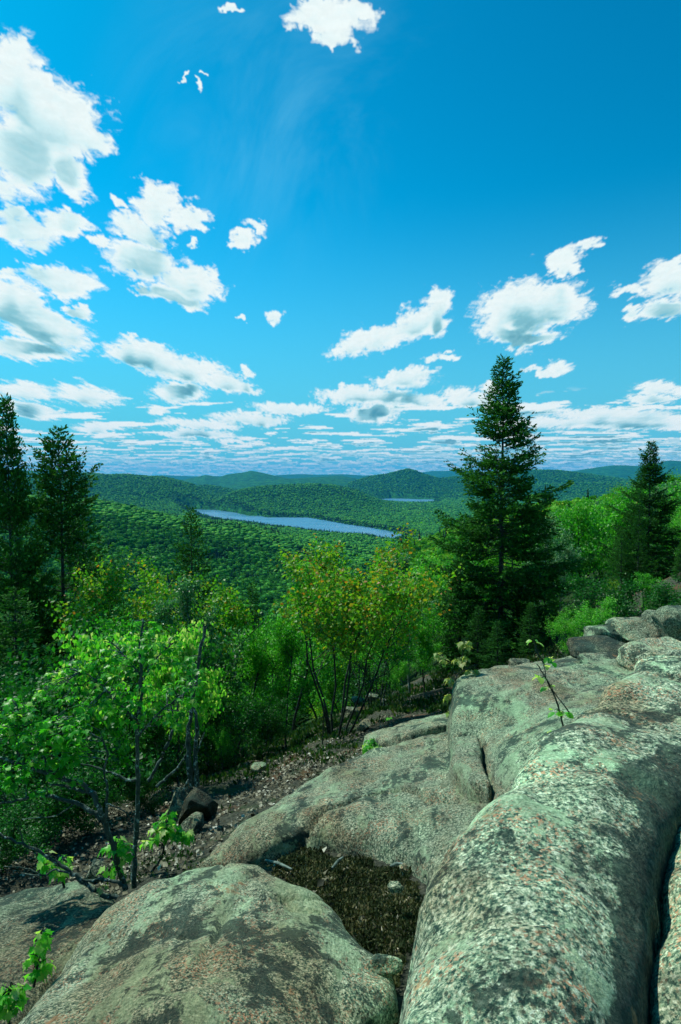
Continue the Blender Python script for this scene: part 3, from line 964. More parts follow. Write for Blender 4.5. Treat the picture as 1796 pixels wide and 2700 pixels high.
slab('boulder', 'big rounded granite boulder speckled green and orange filling the lower right corner',
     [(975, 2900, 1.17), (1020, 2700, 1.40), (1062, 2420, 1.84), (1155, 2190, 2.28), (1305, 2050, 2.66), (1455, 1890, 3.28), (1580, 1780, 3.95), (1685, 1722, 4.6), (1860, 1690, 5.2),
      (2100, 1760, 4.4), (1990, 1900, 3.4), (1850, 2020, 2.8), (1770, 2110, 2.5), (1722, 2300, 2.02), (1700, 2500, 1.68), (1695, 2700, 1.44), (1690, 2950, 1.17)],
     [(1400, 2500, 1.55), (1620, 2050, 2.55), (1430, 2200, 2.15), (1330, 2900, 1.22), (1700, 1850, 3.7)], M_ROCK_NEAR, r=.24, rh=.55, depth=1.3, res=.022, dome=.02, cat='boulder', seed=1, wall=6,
     shade_stains=(([(1900, 1910, 3.4), (1815, 2060, 2.8), (1730, 2190, 2.35), (1690, 2350, 2.0), (1680, 2550, 1.62), (1680, 2800, 1.3)], .085, 1.1), ([(1780, 2000, 3.0), (1660, 2100, 2.55)], .14, .8), ([(1560, 1880, 3.7), (1680, 1870, 3.5), (1750, 1850, 3.6)], .10, .55), ([(1420, 2260, 2.2), (1500, 2200, 2.3)], .08, .45), ([(1600, 2250, 2.2), (1590, 2400, 1.95)], .10, .5)))  # first band paints the sunless cleft side's shade dark; others are dark lichen patches
slab('boulder', 'granite boulder at the right edge beyond the dark cleft',
     [(1722, 2950, 1.25), (1712, 2700, 1.55), (1716, 2500, 1.8), (1735, 2310, 2.13), (1782, 2130, 2.55), (1870, 2035, 2.85), (2100, 1960, 3.1), (2500, 2300, 2.2), (2500, 2900, 1.3)],
     [(2000, 2500, 1.75)], M_ROCK_NEAR, r=.25, rh=.5, depth=1.3, res=.022, cat='boulder', seed=5, wall=8)
slab('boulder', 'low domed lichen covered granite outcrop at the bottom left',
     [(-30, 2720, 2.14), (60, 2590, 2.50), (165, 2465, 2.96), (262, 2368, 3.40), (365, 2306, 3.72), (520, 2258, 3.92), (690, 2250, 3.84), (825, 2295, 3.52), (905, 2375, 3.2), (975, 2455, 2.88), (1045, 2500, 2.70), (1050, 2580, 2.5),
      (985, 2640, 2.36), (955, 2720, 2.15), (930, 2950, 1.8), (400, 3000, 1.7), (-60, 2900, 1.85)],
     [(500, 2500, 2.52), (640, 2350, 3.18), (480, 2700, 2.0), (780, 2540, 2.5), (300, 2560, 2.5)], M_ROCK_FRONT, r=.36, rh=.42, depth=1.2, res=.026, cat='boulder', seed=9,
     cracks=(([(830, 2390, 3.1), (770, 2400, 3.1), (735, 2385, 3.2), (850, 2350, 3.3)], .02, .05), ([(600, 2262, 3.9), (560, 2330, 3.4), (590, 2420, 2.9), (540, 2520, 2.5)], .012, .03), ([(250, 2480, 3.0), (400, 2450, 2.9), (520, 2470, 2.75)], .012, .025),))
slab('boulder', 'broad sloping granite slab in the middle leading down to the leaf litter',
     [(520, 2262, 4.55), (600, 2180, 5.05), (700, 2108, 5.65), (850, 2022, 6.55), (960, 1977, 7.1), (1090, 1938, 7.5), (1200, 1915, 7.7), (1290, 1960, 6.2), (1400, 2100, 4.0), (1260, 2260, 3.4), (1160, 2275, 3.5),
      (1080, 2215, 3.98), (980, 2188, 4.3), (880, 2178, 4.5), (800, 2168, 4.65), (700, 2222, 4.45), (620, 2252, 4.42)],
     [(950, 2100, 5.1), (1130, 2100, 4.7), (1100, 2010, 5.9)], M_ROCK_MID, r=.26, rh=.42, depth=1.1, res=.034, cat='rock slab', seed=14,
     cracks=(([(790, 2180, 4.6), (880, 2150, 4.9), (1010, 2120, 5.1), (1110, 2125, 4.9), (1200, 2150, 4.4)], .020, .10), ([(1180, 2120, 4.8), (1170, 2040, 5.6), (1175, 1990, 6.2)], .012, .03)))
slab('rock_ledge', 'pale granite ledge with a steep broken left face below the tall spruce',
     [(1190, 1925, 6.15), (1188, 1850, 6.9), (1196, 1792, 7.8), (1300, 1757, 8.6), (1430, 1738, 9.4), (1560, 1722, 9.6), (1720, 1700, 9.4), (1900, 1700, 8.0), (1900, 1800, 5.0),
      (1600, 1850, 4.6), (1440, 2040, 3.6), (1345, 2110, 3.75), (1306, 2080, 4.05), (1286, 2010, 4.7), (1266, 1930, 5.8)],
     [(1300, 1850, 6.4), (1480, 1820, 6.2), (1400, 1930, 4.9)], M_ROCK_MID, r=.14, rh=.7, depth=.95, res=.034, cat='rock ledge', seed=21, wall=7,
     cracks=(([(1200, 1900, 6.4), (1300, 1880, 6.1), (1420, 1820, 6.6), (1500, 1790, 7.0)], .03, .03),))
slab('rock_block', 'cracked granite block split off the ledge corner',
     [(1188, 1938, 5.95), (1258, 1936, 5.7), (1274, 2000, 4.8), (1290, 2062, 4.15), (1236, 2048, 4.40), (1194, 2010, 4.85)],
     [], M_ROCK_MID, r=.10, depth=.7, res=.022, cat='rock', seed=27, wall=9, rough=.7)
slab('rock_slab', 'flat grey bedrock patch in the litter right of the maple clump', [(960, 1940, 9.9), (1080, 1898, 10.6), (1185, 1876, 10.4), (1190, 1905, 9.0), (1090, 1925, 8.8), (1000, 1950, 9.0)],
     [], M_ROCK_MID, r=.12, rh=.3, depth=.3, res=.04, cat='rock slab', seed=57)
slab('rock_shelf', 'dark shaded bedrock shelf streaked with lichen at the left edge',
     [(-260, 2420, 4.3), (-60, 2352, 4.9), (110, 2325, 5.0), (250, 2305, 4.75), (330, 2345, 3.95), (290, 2405, 3.55), (200, 2490, 3.18), (90, 2610, 2.78), (-20, 2730, 2.4), (-300, 2850, 2.2), (-500, 2600, 3.0)],
     [(60, 2440, 3.7)], M_ROCK_SHADE, r=.3, depth=.9, res=.035, cat='rock slab', seed=33)


def ground_hit(px, py, y0=1.5, y1=400):
    r = ray(px, py); ys_ = np.exp(np.linspace(math.log(y0), math.log(y1), 900))
    h_ = height(r[0] / r[1] * ys_, ys_); below = r[2] / r[1] * ys_ < h_
    i = int(np.argmax(below)) if below.any() else len(ys_) - 1
    return np.array([r[0] / r[1] * ys_[i], ys_[i], h_[i]])


def stone(label, px, py, y, w_, h_, mat, seed=0, ang=.3, flat=1.0, name='rock', group=None, cat='rock', yaw=0, depth=1.0, sub=5):
    """free-standing stone whose visible outline is about w_ x h_ photo pixels, centred on (px, py)."""
    if y is None:
        hit_ = ground_hit(px, py + h_ * .38); y = hit_[1]
    c0 = at(px, py, y); k = y / F
    V, Fc = ico(sub)
    n = fbm_s(V * 1.3 + seed * 5.1) * .30 + fbm_s(V * 3.1 + seed) * .10 + perlin3(V * 7 + seed) * .05 + perlin3(V * 17 + seed) * .025
    V = V / (np.abs(V) ** (2 + ang * 5)).sum(1)[:, None] ** (1 / (2 + ang * 5))     # squarish, then facetted by cuts
    rg = np.random.default_rng(seed)
    for q in range(7):
        nn = rand_unit(rg, 1)[0]; lim = rg.uniform(.62, .9)
        lim = lim - .18 * (ang > .55); t_ = V @ nn; V = V - np.maximum(t_ - lim, 0)[:, None] * nn * .97
    V = V * (1 + n * .45)[:, None]
    V = V * np.array([w_ * k / 2, w_ * k / 2 * depth, h_ * k / 2 * flat])
    ca_, sa_ = math.cos(yaw), math.sin(yaw)
    V = V @ np.array([[ca_, sa_, 0], [-sa_, ca_, 0], [0, 0, 1]])
    o = link(name, mesh_np(name, V, [Fc], mat), loc=c0)
    return tag(o, label, cat, group)


def fbm_s(p):
    return perlin3(p) + .5 * perlin3(p * 2.1 + 3.3)


stone('blocky granite boulder at the left end of the skyline rocks on the right', 1612, 1682, 9.6, 130, 84, M_ROCK_MID, 3, .6, 1.2, cat='boulder', name='boulder')
stone('low tilted granite boulder in the middle of the skyline rocks on the right', 1695, 1678, 9.5, 165, 76, M_ROCK_MID, 7, .5, 1.1, cat='boulder', name='boulder')
stone('bluish grey boulder highest at the right edge of the skyline', 1795, 1650, 8.6, 130, 90, M_ROCK_SHADE, 12, .3, 1.2, cat='boulder', name='boulder')
stone('small reddish stone between the skyline boulders', 1738, 1640, 9.4, 80, 60, M_ROCK_MID, 15, .3, 1.1)
stone('rounded granite hump overhanging the ledge near the right edge', 1730, 1732, 7.0, 190, 76, M_ROCK_NEAR, 19, .3, 1.1, cat='boulder', name='boulder')
stone('long dark flat rock in front of the skyline boulders', 1610, 1722, 8.6, 190, 50, M_ROCK_DARK, 22, .5, 1.2)
stone('pale cobble in front of the dark flat rock', 1600, 1752, 7.8, 130, 34, M_ROCK_MID, 24, .4, 1.2)
stone('grey stone half hidden behind the ledge under the tall spruce', 1375, 1760, 10.5, 60, 40, M_ROCK_SHADE, 26, .4)
stone('dark angular boulder lying in the shade left of the leaf litter', 520, 2122, None, 125, 120, M_ROCK_DARK, 31, .8, 1.1, cat='boulder', name='boulder', yaw=.5)
stone('pale lichened rock leaning on the left of the dark angular boulder', 468, 2125, None, 70, 80, M_ROCK_SHADE, 33, .7, yaw=.3)
stone('bluish stone at the foot of the dark angular boulder', 505, 2178, None, 60, 56, M_ROCK_SHADE, 35, .4)
stone('small dark pyramid stone at the edge of the bushes', 640, 1988, None, 48, 42, M_ROCK_DARK, 38, .7, name='rock')
stone('flat white stone on the leaf litter below the small dark stone', 682, 2026, None, 44, 24, M_ROCK_MID, 41, .2)
stone('light stone on the ground just right of the maple clump', 961, 1912, None, 42, 26, M_ROCK_MID, 44, .3)
stone('round stone behind the right side of the maple clump', 925, 1885, None, 44, 40, M_ROCK_SHADE, 46, .3)
stone('mossy stone under the left end of the hillside boulders', 948, 1850, None, 44, 26, M_ROCK_SHADE, 48, .4, group='stones at the wood edge')
stone('mossy stone at the right end of the wood edge stones', 985, 1842, None, 40, 26, M_ROCK_SHADE, 49, .4, group='stones at the wood edge')
stone('grey stone under the shaded lower left bushes', 258, 2295, None, 70, 40, M_ROCK_SHADE, 52, .4)
stone('small flat grey stone wedged in the moss beside the big boulder', 1008, 2545, 2.68, 112, 44, M_ROCK_FRONT, 61, .2, 1.0, yaw=.1, depth=.45)
stone('orange tinged pebble lying on the dark moss', 1065, 2288, 3.55, 24, 16, M_ROCK_NEAR, 54, .3, cat='stone')
stone('small orange stone sunk in the dark moss lower down', 1042, 2338, 3.3, 40, 26, M_ROCK_NEAR, 56, .3, cat='stone')

# near ground, a fine sheet
nx, ny = 640, 620
gx = np.linspace(-36, 36, nx); gy = -14 + 44.0 * np.linspace(0, 1, ny)
gx = np.sign(gx) * 36 * (np.abs(gx) / 36) ** 1.5
GX, GY = np.meshgrid(gx, gy)
GZ = height(GX, GY)
for P_, sf_, dm_ in ROCK_SURF:
    sel = (GX > P_[:, 0].min() - .5) & (GX < P_[:, 0].max() + .5) & (GY > P_[:, 1].min() - .5) & (GY < P_[:, 1].max() + .5)
    sd_ = poly_sd(P_, GX[sel], GY[sel])
    edge = sf_(GX[sel], GY[sel])
    g0 = GZ[sel]
    # soil banks up to the rock's foot and dips beneath it
    tgt = np.clip(edge - .20, g0 - .5, g0 + .12)
    wgt = sstep(-.45, -.02, sd_)
    g1 = g0 * (1 - wgt) + np.minimum(tgt, g0 + .12) * wgt
    GZ[sel] = g1 - .5 * sstep(.0, .25, sd_)
o = link('ground', mesh_np('ground', np.stack([GX, GY, GZ], -1).reshape(-1, 3), [grid_faces(nx, ny)], M_GROUND))
tag(o, 'sloping forest floor of soil, moss and dry leaves below the granite', kind='structure')


# ------------------------------------------------------------------ trees
def tube(path, rad, sides=6):
    path = np.asarray(path, float); rad = np.asarray(rad, float); n = len(path)
    T_ = np.gradient(path, axis=0); T_ /= np.linalg.norm(T_, axis=1)[:, None] + 1e-9
    ref = np.where(np.abs(T_[:, 2:3]) > .9, np.array([[1., 0, 0]]), np.array([[0, 0, 1.]]))
    A = np.cross(T_, ref); A /= np.linalg.norm(A, axis=1)[:, None] + 1e-9
    B = np.cross(T_, A)
    th = np.linspace(0, 2 * math.pi, sides, endpoint=False)
    V = path[:, None] + rad[:, None, None] * (np.cos(th)[None, :, None] * A[:, None] + np.sin(th)[None, :, None] * B[:, None])
    i = np.arange(n * sides).reshape(n, sides); j = np.roll(i, -1, 1)
    Fq = np.stack([i[:-1], j[:-1], j[1:], i[1:]], -1).reshape(-1, 4)
    return V.reshape(-1, 3), Fq


def join_tubes(items, sides=6):
    Vs = []; Fs = []; o_ = 0
    for p, r in items:
        V, Fq = tube(p, r, sides); Vs.append(V); Fs.append(Fq + o_); o_ += len(V)
    return np.concatenate(Vs), np.concatenate(Fs)


def deciduous(seed, H=6.0, spread=.42, stems=1, base=.22, n_leaf=9000, leaf=.065, gather=.16, droop=.2, upright=.55, val=(.5, .2), lean=.06, thick=.011):
    """returns (trunk verts, faces), (branch verts, faces), (leaf verts, faces, values)"""
    rg = np.random.default_rng(seed)
    trunks = []; boughs = []; tips = []

    def limb(p, d, L, r0, depth):
        n = 7 if depth < 2 else 5
        pts = [p]; d = d / np.linalg.norm(d)
        for i in range(n - 1):
            d = d + rg.normal(0, .13, 3) + np.array([0, 0, .10 if depth else .05]); d /= np.linalg.norm(d)
            pts.append(pts[-1] + d * L / (n - 1))
        pts = np.array(pts); rr = r0 * np.linspace(1, .35 if depth < 2 else .25, n)
        (trunks if depth == 0 else boughs).append((pts, rr))
        if depth >= 2:
            tips.append(pts[1:])
        if depth < 3:
            k = [13, 6, 4][depth]
            if depth == 0: k = max(6, int(13 / stems ** .5))
            for q in range(k):
                f = (base + (1 - base) * (q + rg.uniform(0, 1)) / k) if depth == 0 else rg.uniform(.25, 1)
                x_ = f * (n - 1); i0 = min(int(x_), n - 2); pp = pts[i0] + (pts[i0 + 1] - pts[i0]) * (x_ - i0)
                ax = rg.uniform(0, 2 * math.pi)
                out = np.array([math.cos(ax), math.sin(ax), 0]) + (0 if depth == 0 else 1) * d * .6
                el = upright * rg.uniform(.5, 1.5)
                dd_ = out + np.array([0, 0, el])
                if depth == 0:
                    LL = spread * H * (1.15 - .75 * abs(f - .45) - .45 * max(f - .6, 0)) * rg.uniform(.6, 1.1)
                else:
                    LL = L * rg.uniform(.35, .62)
                limb(pp, dd_, LL, rr[i0] * (.55 if depth == 0 else .6), depth + 1)
    for k in range(stems):
        a = 2 * math.pi * k / max(stems, 1) + rg.uniform(-.4, .4)
        tl = lean if stems == 1 else rg.uniform(.08, .34)
        d0 = np.array([math.cos(a) * tl, math.sin(a) * tl, 1])
        p0 = np.array([math.cos(a), math.sin(a), 0]) * (.0 if stems == 1 else .12)
        p0[2] = -.35
        limb(p0, d0, H * rg.uniform(.80, 1.0) if k else H, H * thick * (1 if stems == 1 else .7), 0)
    T_ = np.concatenate(tips); n = n_leaf
    k = rg.integers(0, len(T_), n)
    P = T_[k] + rg.normal(0, gather, (n, 3)) * np.array([1, 1, .8])
    P[:, 2] -= droop * np.abs(rg.normal(0, .10, n))
    Nn = rand_unit(rg, n) * .9 + np.array([0, 0, .8])
    D_ = rand_unit(rg, n); D_[:, 2] -= droop * 2
    L = leaf * rg.uniform(.6, 1.35, n)
    LV = kites(P, D_, Nn, L, L * .42, .3)
    tv = rg.normal(0, .13, len(tips) if False else len(T_))[k]
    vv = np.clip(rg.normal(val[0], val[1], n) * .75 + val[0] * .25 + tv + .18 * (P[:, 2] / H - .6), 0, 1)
    return join_tubes(trunks, 8), join_tubes(boughs, 4), (LV, kite_faces(n), np.tile(vv, 2))


def spruce(seed, H=11.0, W_=2.4, n_br=190, dens=1.0, taper=1.0, bare=(), spray=.13, top=0.0, low=0.03, vary=0.0):
    """bare: (from, to, keep share) bands of the height with few boughs."""
    rg = np.random.default_rng(seed)
    zz_ = np.linspace(-.4, H, 14)
    tx = np.cumsum(rg.normal(0, .012 * H / 14, 14)); ty = np.cumsum(rg.normal(0, .012 * H / 14, 14))
    tr = np.stack([tx, ty, zz_], 1); trr = np.interp(zz_, [0, H * .5, H], [H * .011, H * .006, .008])
    boughs = []; PP = []; DD = []; LL = []; VV = []
    for b in range(n_br):
        f = low + (1 - low) * (b + rg.uniform(0, 1)) / n_br
        f = f ** .93
        skip = False
        for a0, a1, kp in bare:
            if a0 < f < a1 and rg.uniform() > kp: skip = True
        if skip: continue
        z = f * H
        prof = ((1 - f) ** taper) * (1 - .18 * max(0, .25 - f) * 4) + top * math.exp(-((f - .86) / .09) ** 2)
        L = W_ * prof * rg.uniform(.55, 1.12) + .10
        L *= 1 + vary * (rg.uniform(-.28, .22) + .16 * math.sin(f * 31 + b * 2.4))
        if rg.uniform() < .07: L *= 1.25
        az = b * 2.399963 + rg.uniform(-.4, .4)
        el = math.radians(-18 + 62 * f ** 1.4 + rg.uniform(-8, 8))
        p0 = np.array([np.interp(z, zz_, tx), np.interp(z, zz_, ty), z])
        n = 7; s_ = np.linspace(0, 1, n)
        h_ = np.array([math.cos(az), math.sin(az), 0])
        side = np.array([-h_[1], h_[0], 0])
        curve = L * (s_ * math.cos(el)); rise = L * (s_ * math.sin(el) + .20 * s_ ** 2.5 - .07 * np.sin(s_ * 3.1) * (1 - f))
        pts = p0 + curve[:, None] * h_ + rise[:, None] * np.array([0, 0, 1]) + (rg.normal(0, .04) * L * s_ ** 2)[:, None] * side
        boughs.append((pts, np.interp(s_, [0, 1], [.006 * H * (1 - f) * .35 + .006, .003])))
        # side twigs in a flattish fan
        nt = max(4, int(L / .060 * dens))
        t_ = np.sort(rg.uniform(.10 if f > .7 else .24, 1, nt))
        base = np.stack([np.interp(t_, s_, pts[:, q]) for q in range(3)], 1)
        axd = pts[-1] - pts[0]; axd /= np.linalg.norm(axd)
        sg = np.where(np.arange(nt) % 2, 1, -1)
        tl = np.minimum((1 - t_) * L * .55 + .16, .80) * rg.uniform(.6, 1.15, nt)
        dr = axd[None] * .75 + side[None] * sg[:, None] * rg.uniform(.5, 1.1, nt)[:, None] + np.stack([np.zeros(nt), np.zeros(nt), rg.uniform(-.42, .10, nt)], 1)
        dr /= np.linalg.norm(dr, axis=1)[:, None]
        for q in range(nt):
            ns = max(3, int(tl[q] / (spray * .30)))
            uu_ = np.linspace(0.05, 1, ns)
            bp = base[q] + dr[q] * (uu_ * tl[q])[:, None] + rg.normal(0, .018, (ns, 3))
            dd_ = dr[q] + rg.normal(0, .42, (ns, 3)); dd_[:, 2] += .05
            PP.append(bp); DD.append(dd_); LL.append(spray * rg.uniform(.6, 1.2, ns))
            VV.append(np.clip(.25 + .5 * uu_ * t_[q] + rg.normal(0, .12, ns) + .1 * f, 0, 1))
    nl = 26                                                      # the leader's own needles
    PP.append(np.stack([np.full(nl, tx[-1]), np.full(nl, ty[-1]), np.linspace(H - .7, H, nl)], 1)); d_ = rand_unit(rg, nl) * .6; d_[:, 2] += .9
    DD.append(d_); LL.append(np.full(nl, spray * .6)); VV.append(np.full(nl, .6))
    P = np.concatenate(PP); D_ = np.concatenate(DD); L = np.concatenate(LL); v_ = np.concatenate(VV); n = len(P)
    Nn = rand_unit(rg, n) + np.array([0, 0, .5])
    LV = kites(P, D_, Nn, L, L * .24, .1)
    return tube(tr, trr, 10), join_tubes(boughs, 4), (LV, kite_faces(n), np.tile(v_, 2))


def build_parts(gen, leaf_mat, bark, with_branches=True):
    (tv, tf), (bv, bf), (lv, lf, vv) = gen
    return {'trunk': mesh_np('trunk', tv, [tf], bark), 'branches': mesh_np('branches', bv, [bf], bark),
            'crown': mesh_np('crown', lv, [lf], leaf_mat, smooth=False, attrs={'v': ('FACE', vv)})}


def one_mesh(gen, leaf_mat, bark):
    (tv, tf), (bv, bf), (lv, lf, vv) = gen
    V = np.concatenate([tv, bv, lv])
    me = mesh_np('tree', V, [tf, bf + len(tv), lf + len(tv) + len(bv)], None, smooth=False,
                 attrs={'v': ('FACE', np.concatenate([np.full(len(tf) + len(bf), .3), vv]))})
    me.materials.append(bark); me.materials.append(leaf_mat)
    me.polygons.foreach_set('material_index', np.concatenate([np.zeros(len(tf) + len(bf)), np.ones(len(lf))]).astype(np.int32))
    return me


PROTO = {}
def proto(k, gen, H, leaf, bark):
    PROTO[k] = (build_parts(gen, leaf, bark), H)


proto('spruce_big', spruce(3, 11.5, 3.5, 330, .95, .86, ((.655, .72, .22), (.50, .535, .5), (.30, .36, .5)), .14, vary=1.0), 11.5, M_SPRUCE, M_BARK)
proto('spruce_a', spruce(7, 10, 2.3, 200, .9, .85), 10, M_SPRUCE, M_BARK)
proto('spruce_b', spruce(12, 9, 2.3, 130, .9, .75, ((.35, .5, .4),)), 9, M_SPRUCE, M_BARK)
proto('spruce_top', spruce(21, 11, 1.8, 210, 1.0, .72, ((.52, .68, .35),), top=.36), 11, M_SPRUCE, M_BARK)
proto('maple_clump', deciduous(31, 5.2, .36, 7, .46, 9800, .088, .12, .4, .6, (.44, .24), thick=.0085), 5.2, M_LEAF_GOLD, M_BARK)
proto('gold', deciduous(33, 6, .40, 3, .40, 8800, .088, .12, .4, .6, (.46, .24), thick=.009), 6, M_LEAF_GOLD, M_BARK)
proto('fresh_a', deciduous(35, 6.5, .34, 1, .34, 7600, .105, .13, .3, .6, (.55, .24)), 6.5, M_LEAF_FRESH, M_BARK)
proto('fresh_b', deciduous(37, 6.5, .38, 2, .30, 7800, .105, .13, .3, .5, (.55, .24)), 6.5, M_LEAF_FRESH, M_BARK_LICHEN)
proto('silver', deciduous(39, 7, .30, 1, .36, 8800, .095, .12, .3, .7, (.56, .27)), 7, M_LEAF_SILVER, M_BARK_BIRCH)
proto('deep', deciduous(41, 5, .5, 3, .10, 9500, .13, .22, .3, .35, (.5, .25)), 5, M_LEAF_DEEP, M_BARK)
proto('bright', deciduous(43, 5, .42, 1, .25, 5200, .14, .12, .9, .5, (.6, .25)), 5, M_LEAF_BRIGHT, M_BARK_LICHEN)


def tree(kind, name, label, cat, px, py_top, y, wide=1.0, group=None, rot=0.0, lean=0.0):
    """px: column of the trunk, py_top: row of its tip, y: distance."""
    parts, H = PROTO[kind]
    r = ray(px, py_top); x = r[0] / r[1] * y
    zt = r[2] / r[1] * y; zb = float(height(np.array([x]), np.array([y]))[0])
    s = (zt - zb) / H
    o = link(name, None, loc=(x, y, zb)); o.empty_display_size = .2
    o.scale = (s * wide, s * wide, s); o.rotation_euler = (0, lean, rot)
    tag(o, label, cat, group)
    for k in ('trunk', 'branches', 'crown'):
        link(k, parts[k], o)
    return o


SPR = 'spruce_tree'
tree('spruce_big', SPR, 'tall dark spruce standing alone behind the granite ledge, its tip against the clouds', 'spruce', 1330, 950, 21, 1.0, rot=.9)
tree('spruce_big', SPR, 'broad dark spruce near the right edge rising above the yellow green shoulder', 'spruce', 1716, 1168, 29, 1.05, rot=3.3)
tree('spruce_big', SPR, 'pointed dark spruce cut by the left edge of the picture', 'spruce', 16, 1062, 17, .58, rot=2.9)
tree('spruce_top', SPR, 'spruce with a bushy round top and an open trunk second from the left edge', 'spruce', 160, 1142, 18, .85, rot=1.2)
tree('spruce_b', SPR, 'small young spruce poking out above the golden crowns left of the lake', 'spruce', 503, 1352, 30, .8, rot=.4)
LS = 'dark spruces filling the left edge below the two tall ones'
for a in ((215, 1330, 22, 1.0, .2, 'dark spruce behind the right side of the bushy topped spruce'), (40, 1560, 13, 1.3, 2.0, 'broad low spruce in the shade at the left edge above the bright sapling'),
          (-40, 1680, 11, 1.3, 5.1, 'lowest dark spruce at the left edge'), (250, 1560, 18, 1.1, 1.4, 'dark spruce hidden behind the first golden maple')):
    tree('spruce_b', SPR, a[5], 'spruce', a[0], a[1], a[2], a[3], LS, a[4])
tree('spruce_b', SPR, 'small dark spruce between the golden crowns and the maple clump', 'spruce', 665, 1545, 25, .8, rot=2.0)
tree('spruce_b', SPR, 'short dark spruce pressed against the left foot of the tall lone spruce', 'spruce', 1215, 1440, 21.5, 1.25, rot=1.0)
tree('spruce_b', SPR, 'short dark spruce against the right foot of the tall lone spruce', 'spruce', 1440, 1400, 24, 1.0, rot=2.7)
tree('spruce_b', SPR, 'low dark fir behind the skyline boulders below the right edge spruce', 'spruce', 1640, 1400, 27, 1.15, rot=3.7)
tree('spruce_a', SPR, 'dark fir at the right edge just above the bluish boulder', 'spruce', 1800, 1420, 22, 1.2, rot=5.0)
tree('spruce_b', SPR, 'thin little fir in front of the right edge spruce', 'spruce', 1687, 1300, 27, .6, rot=5.0)

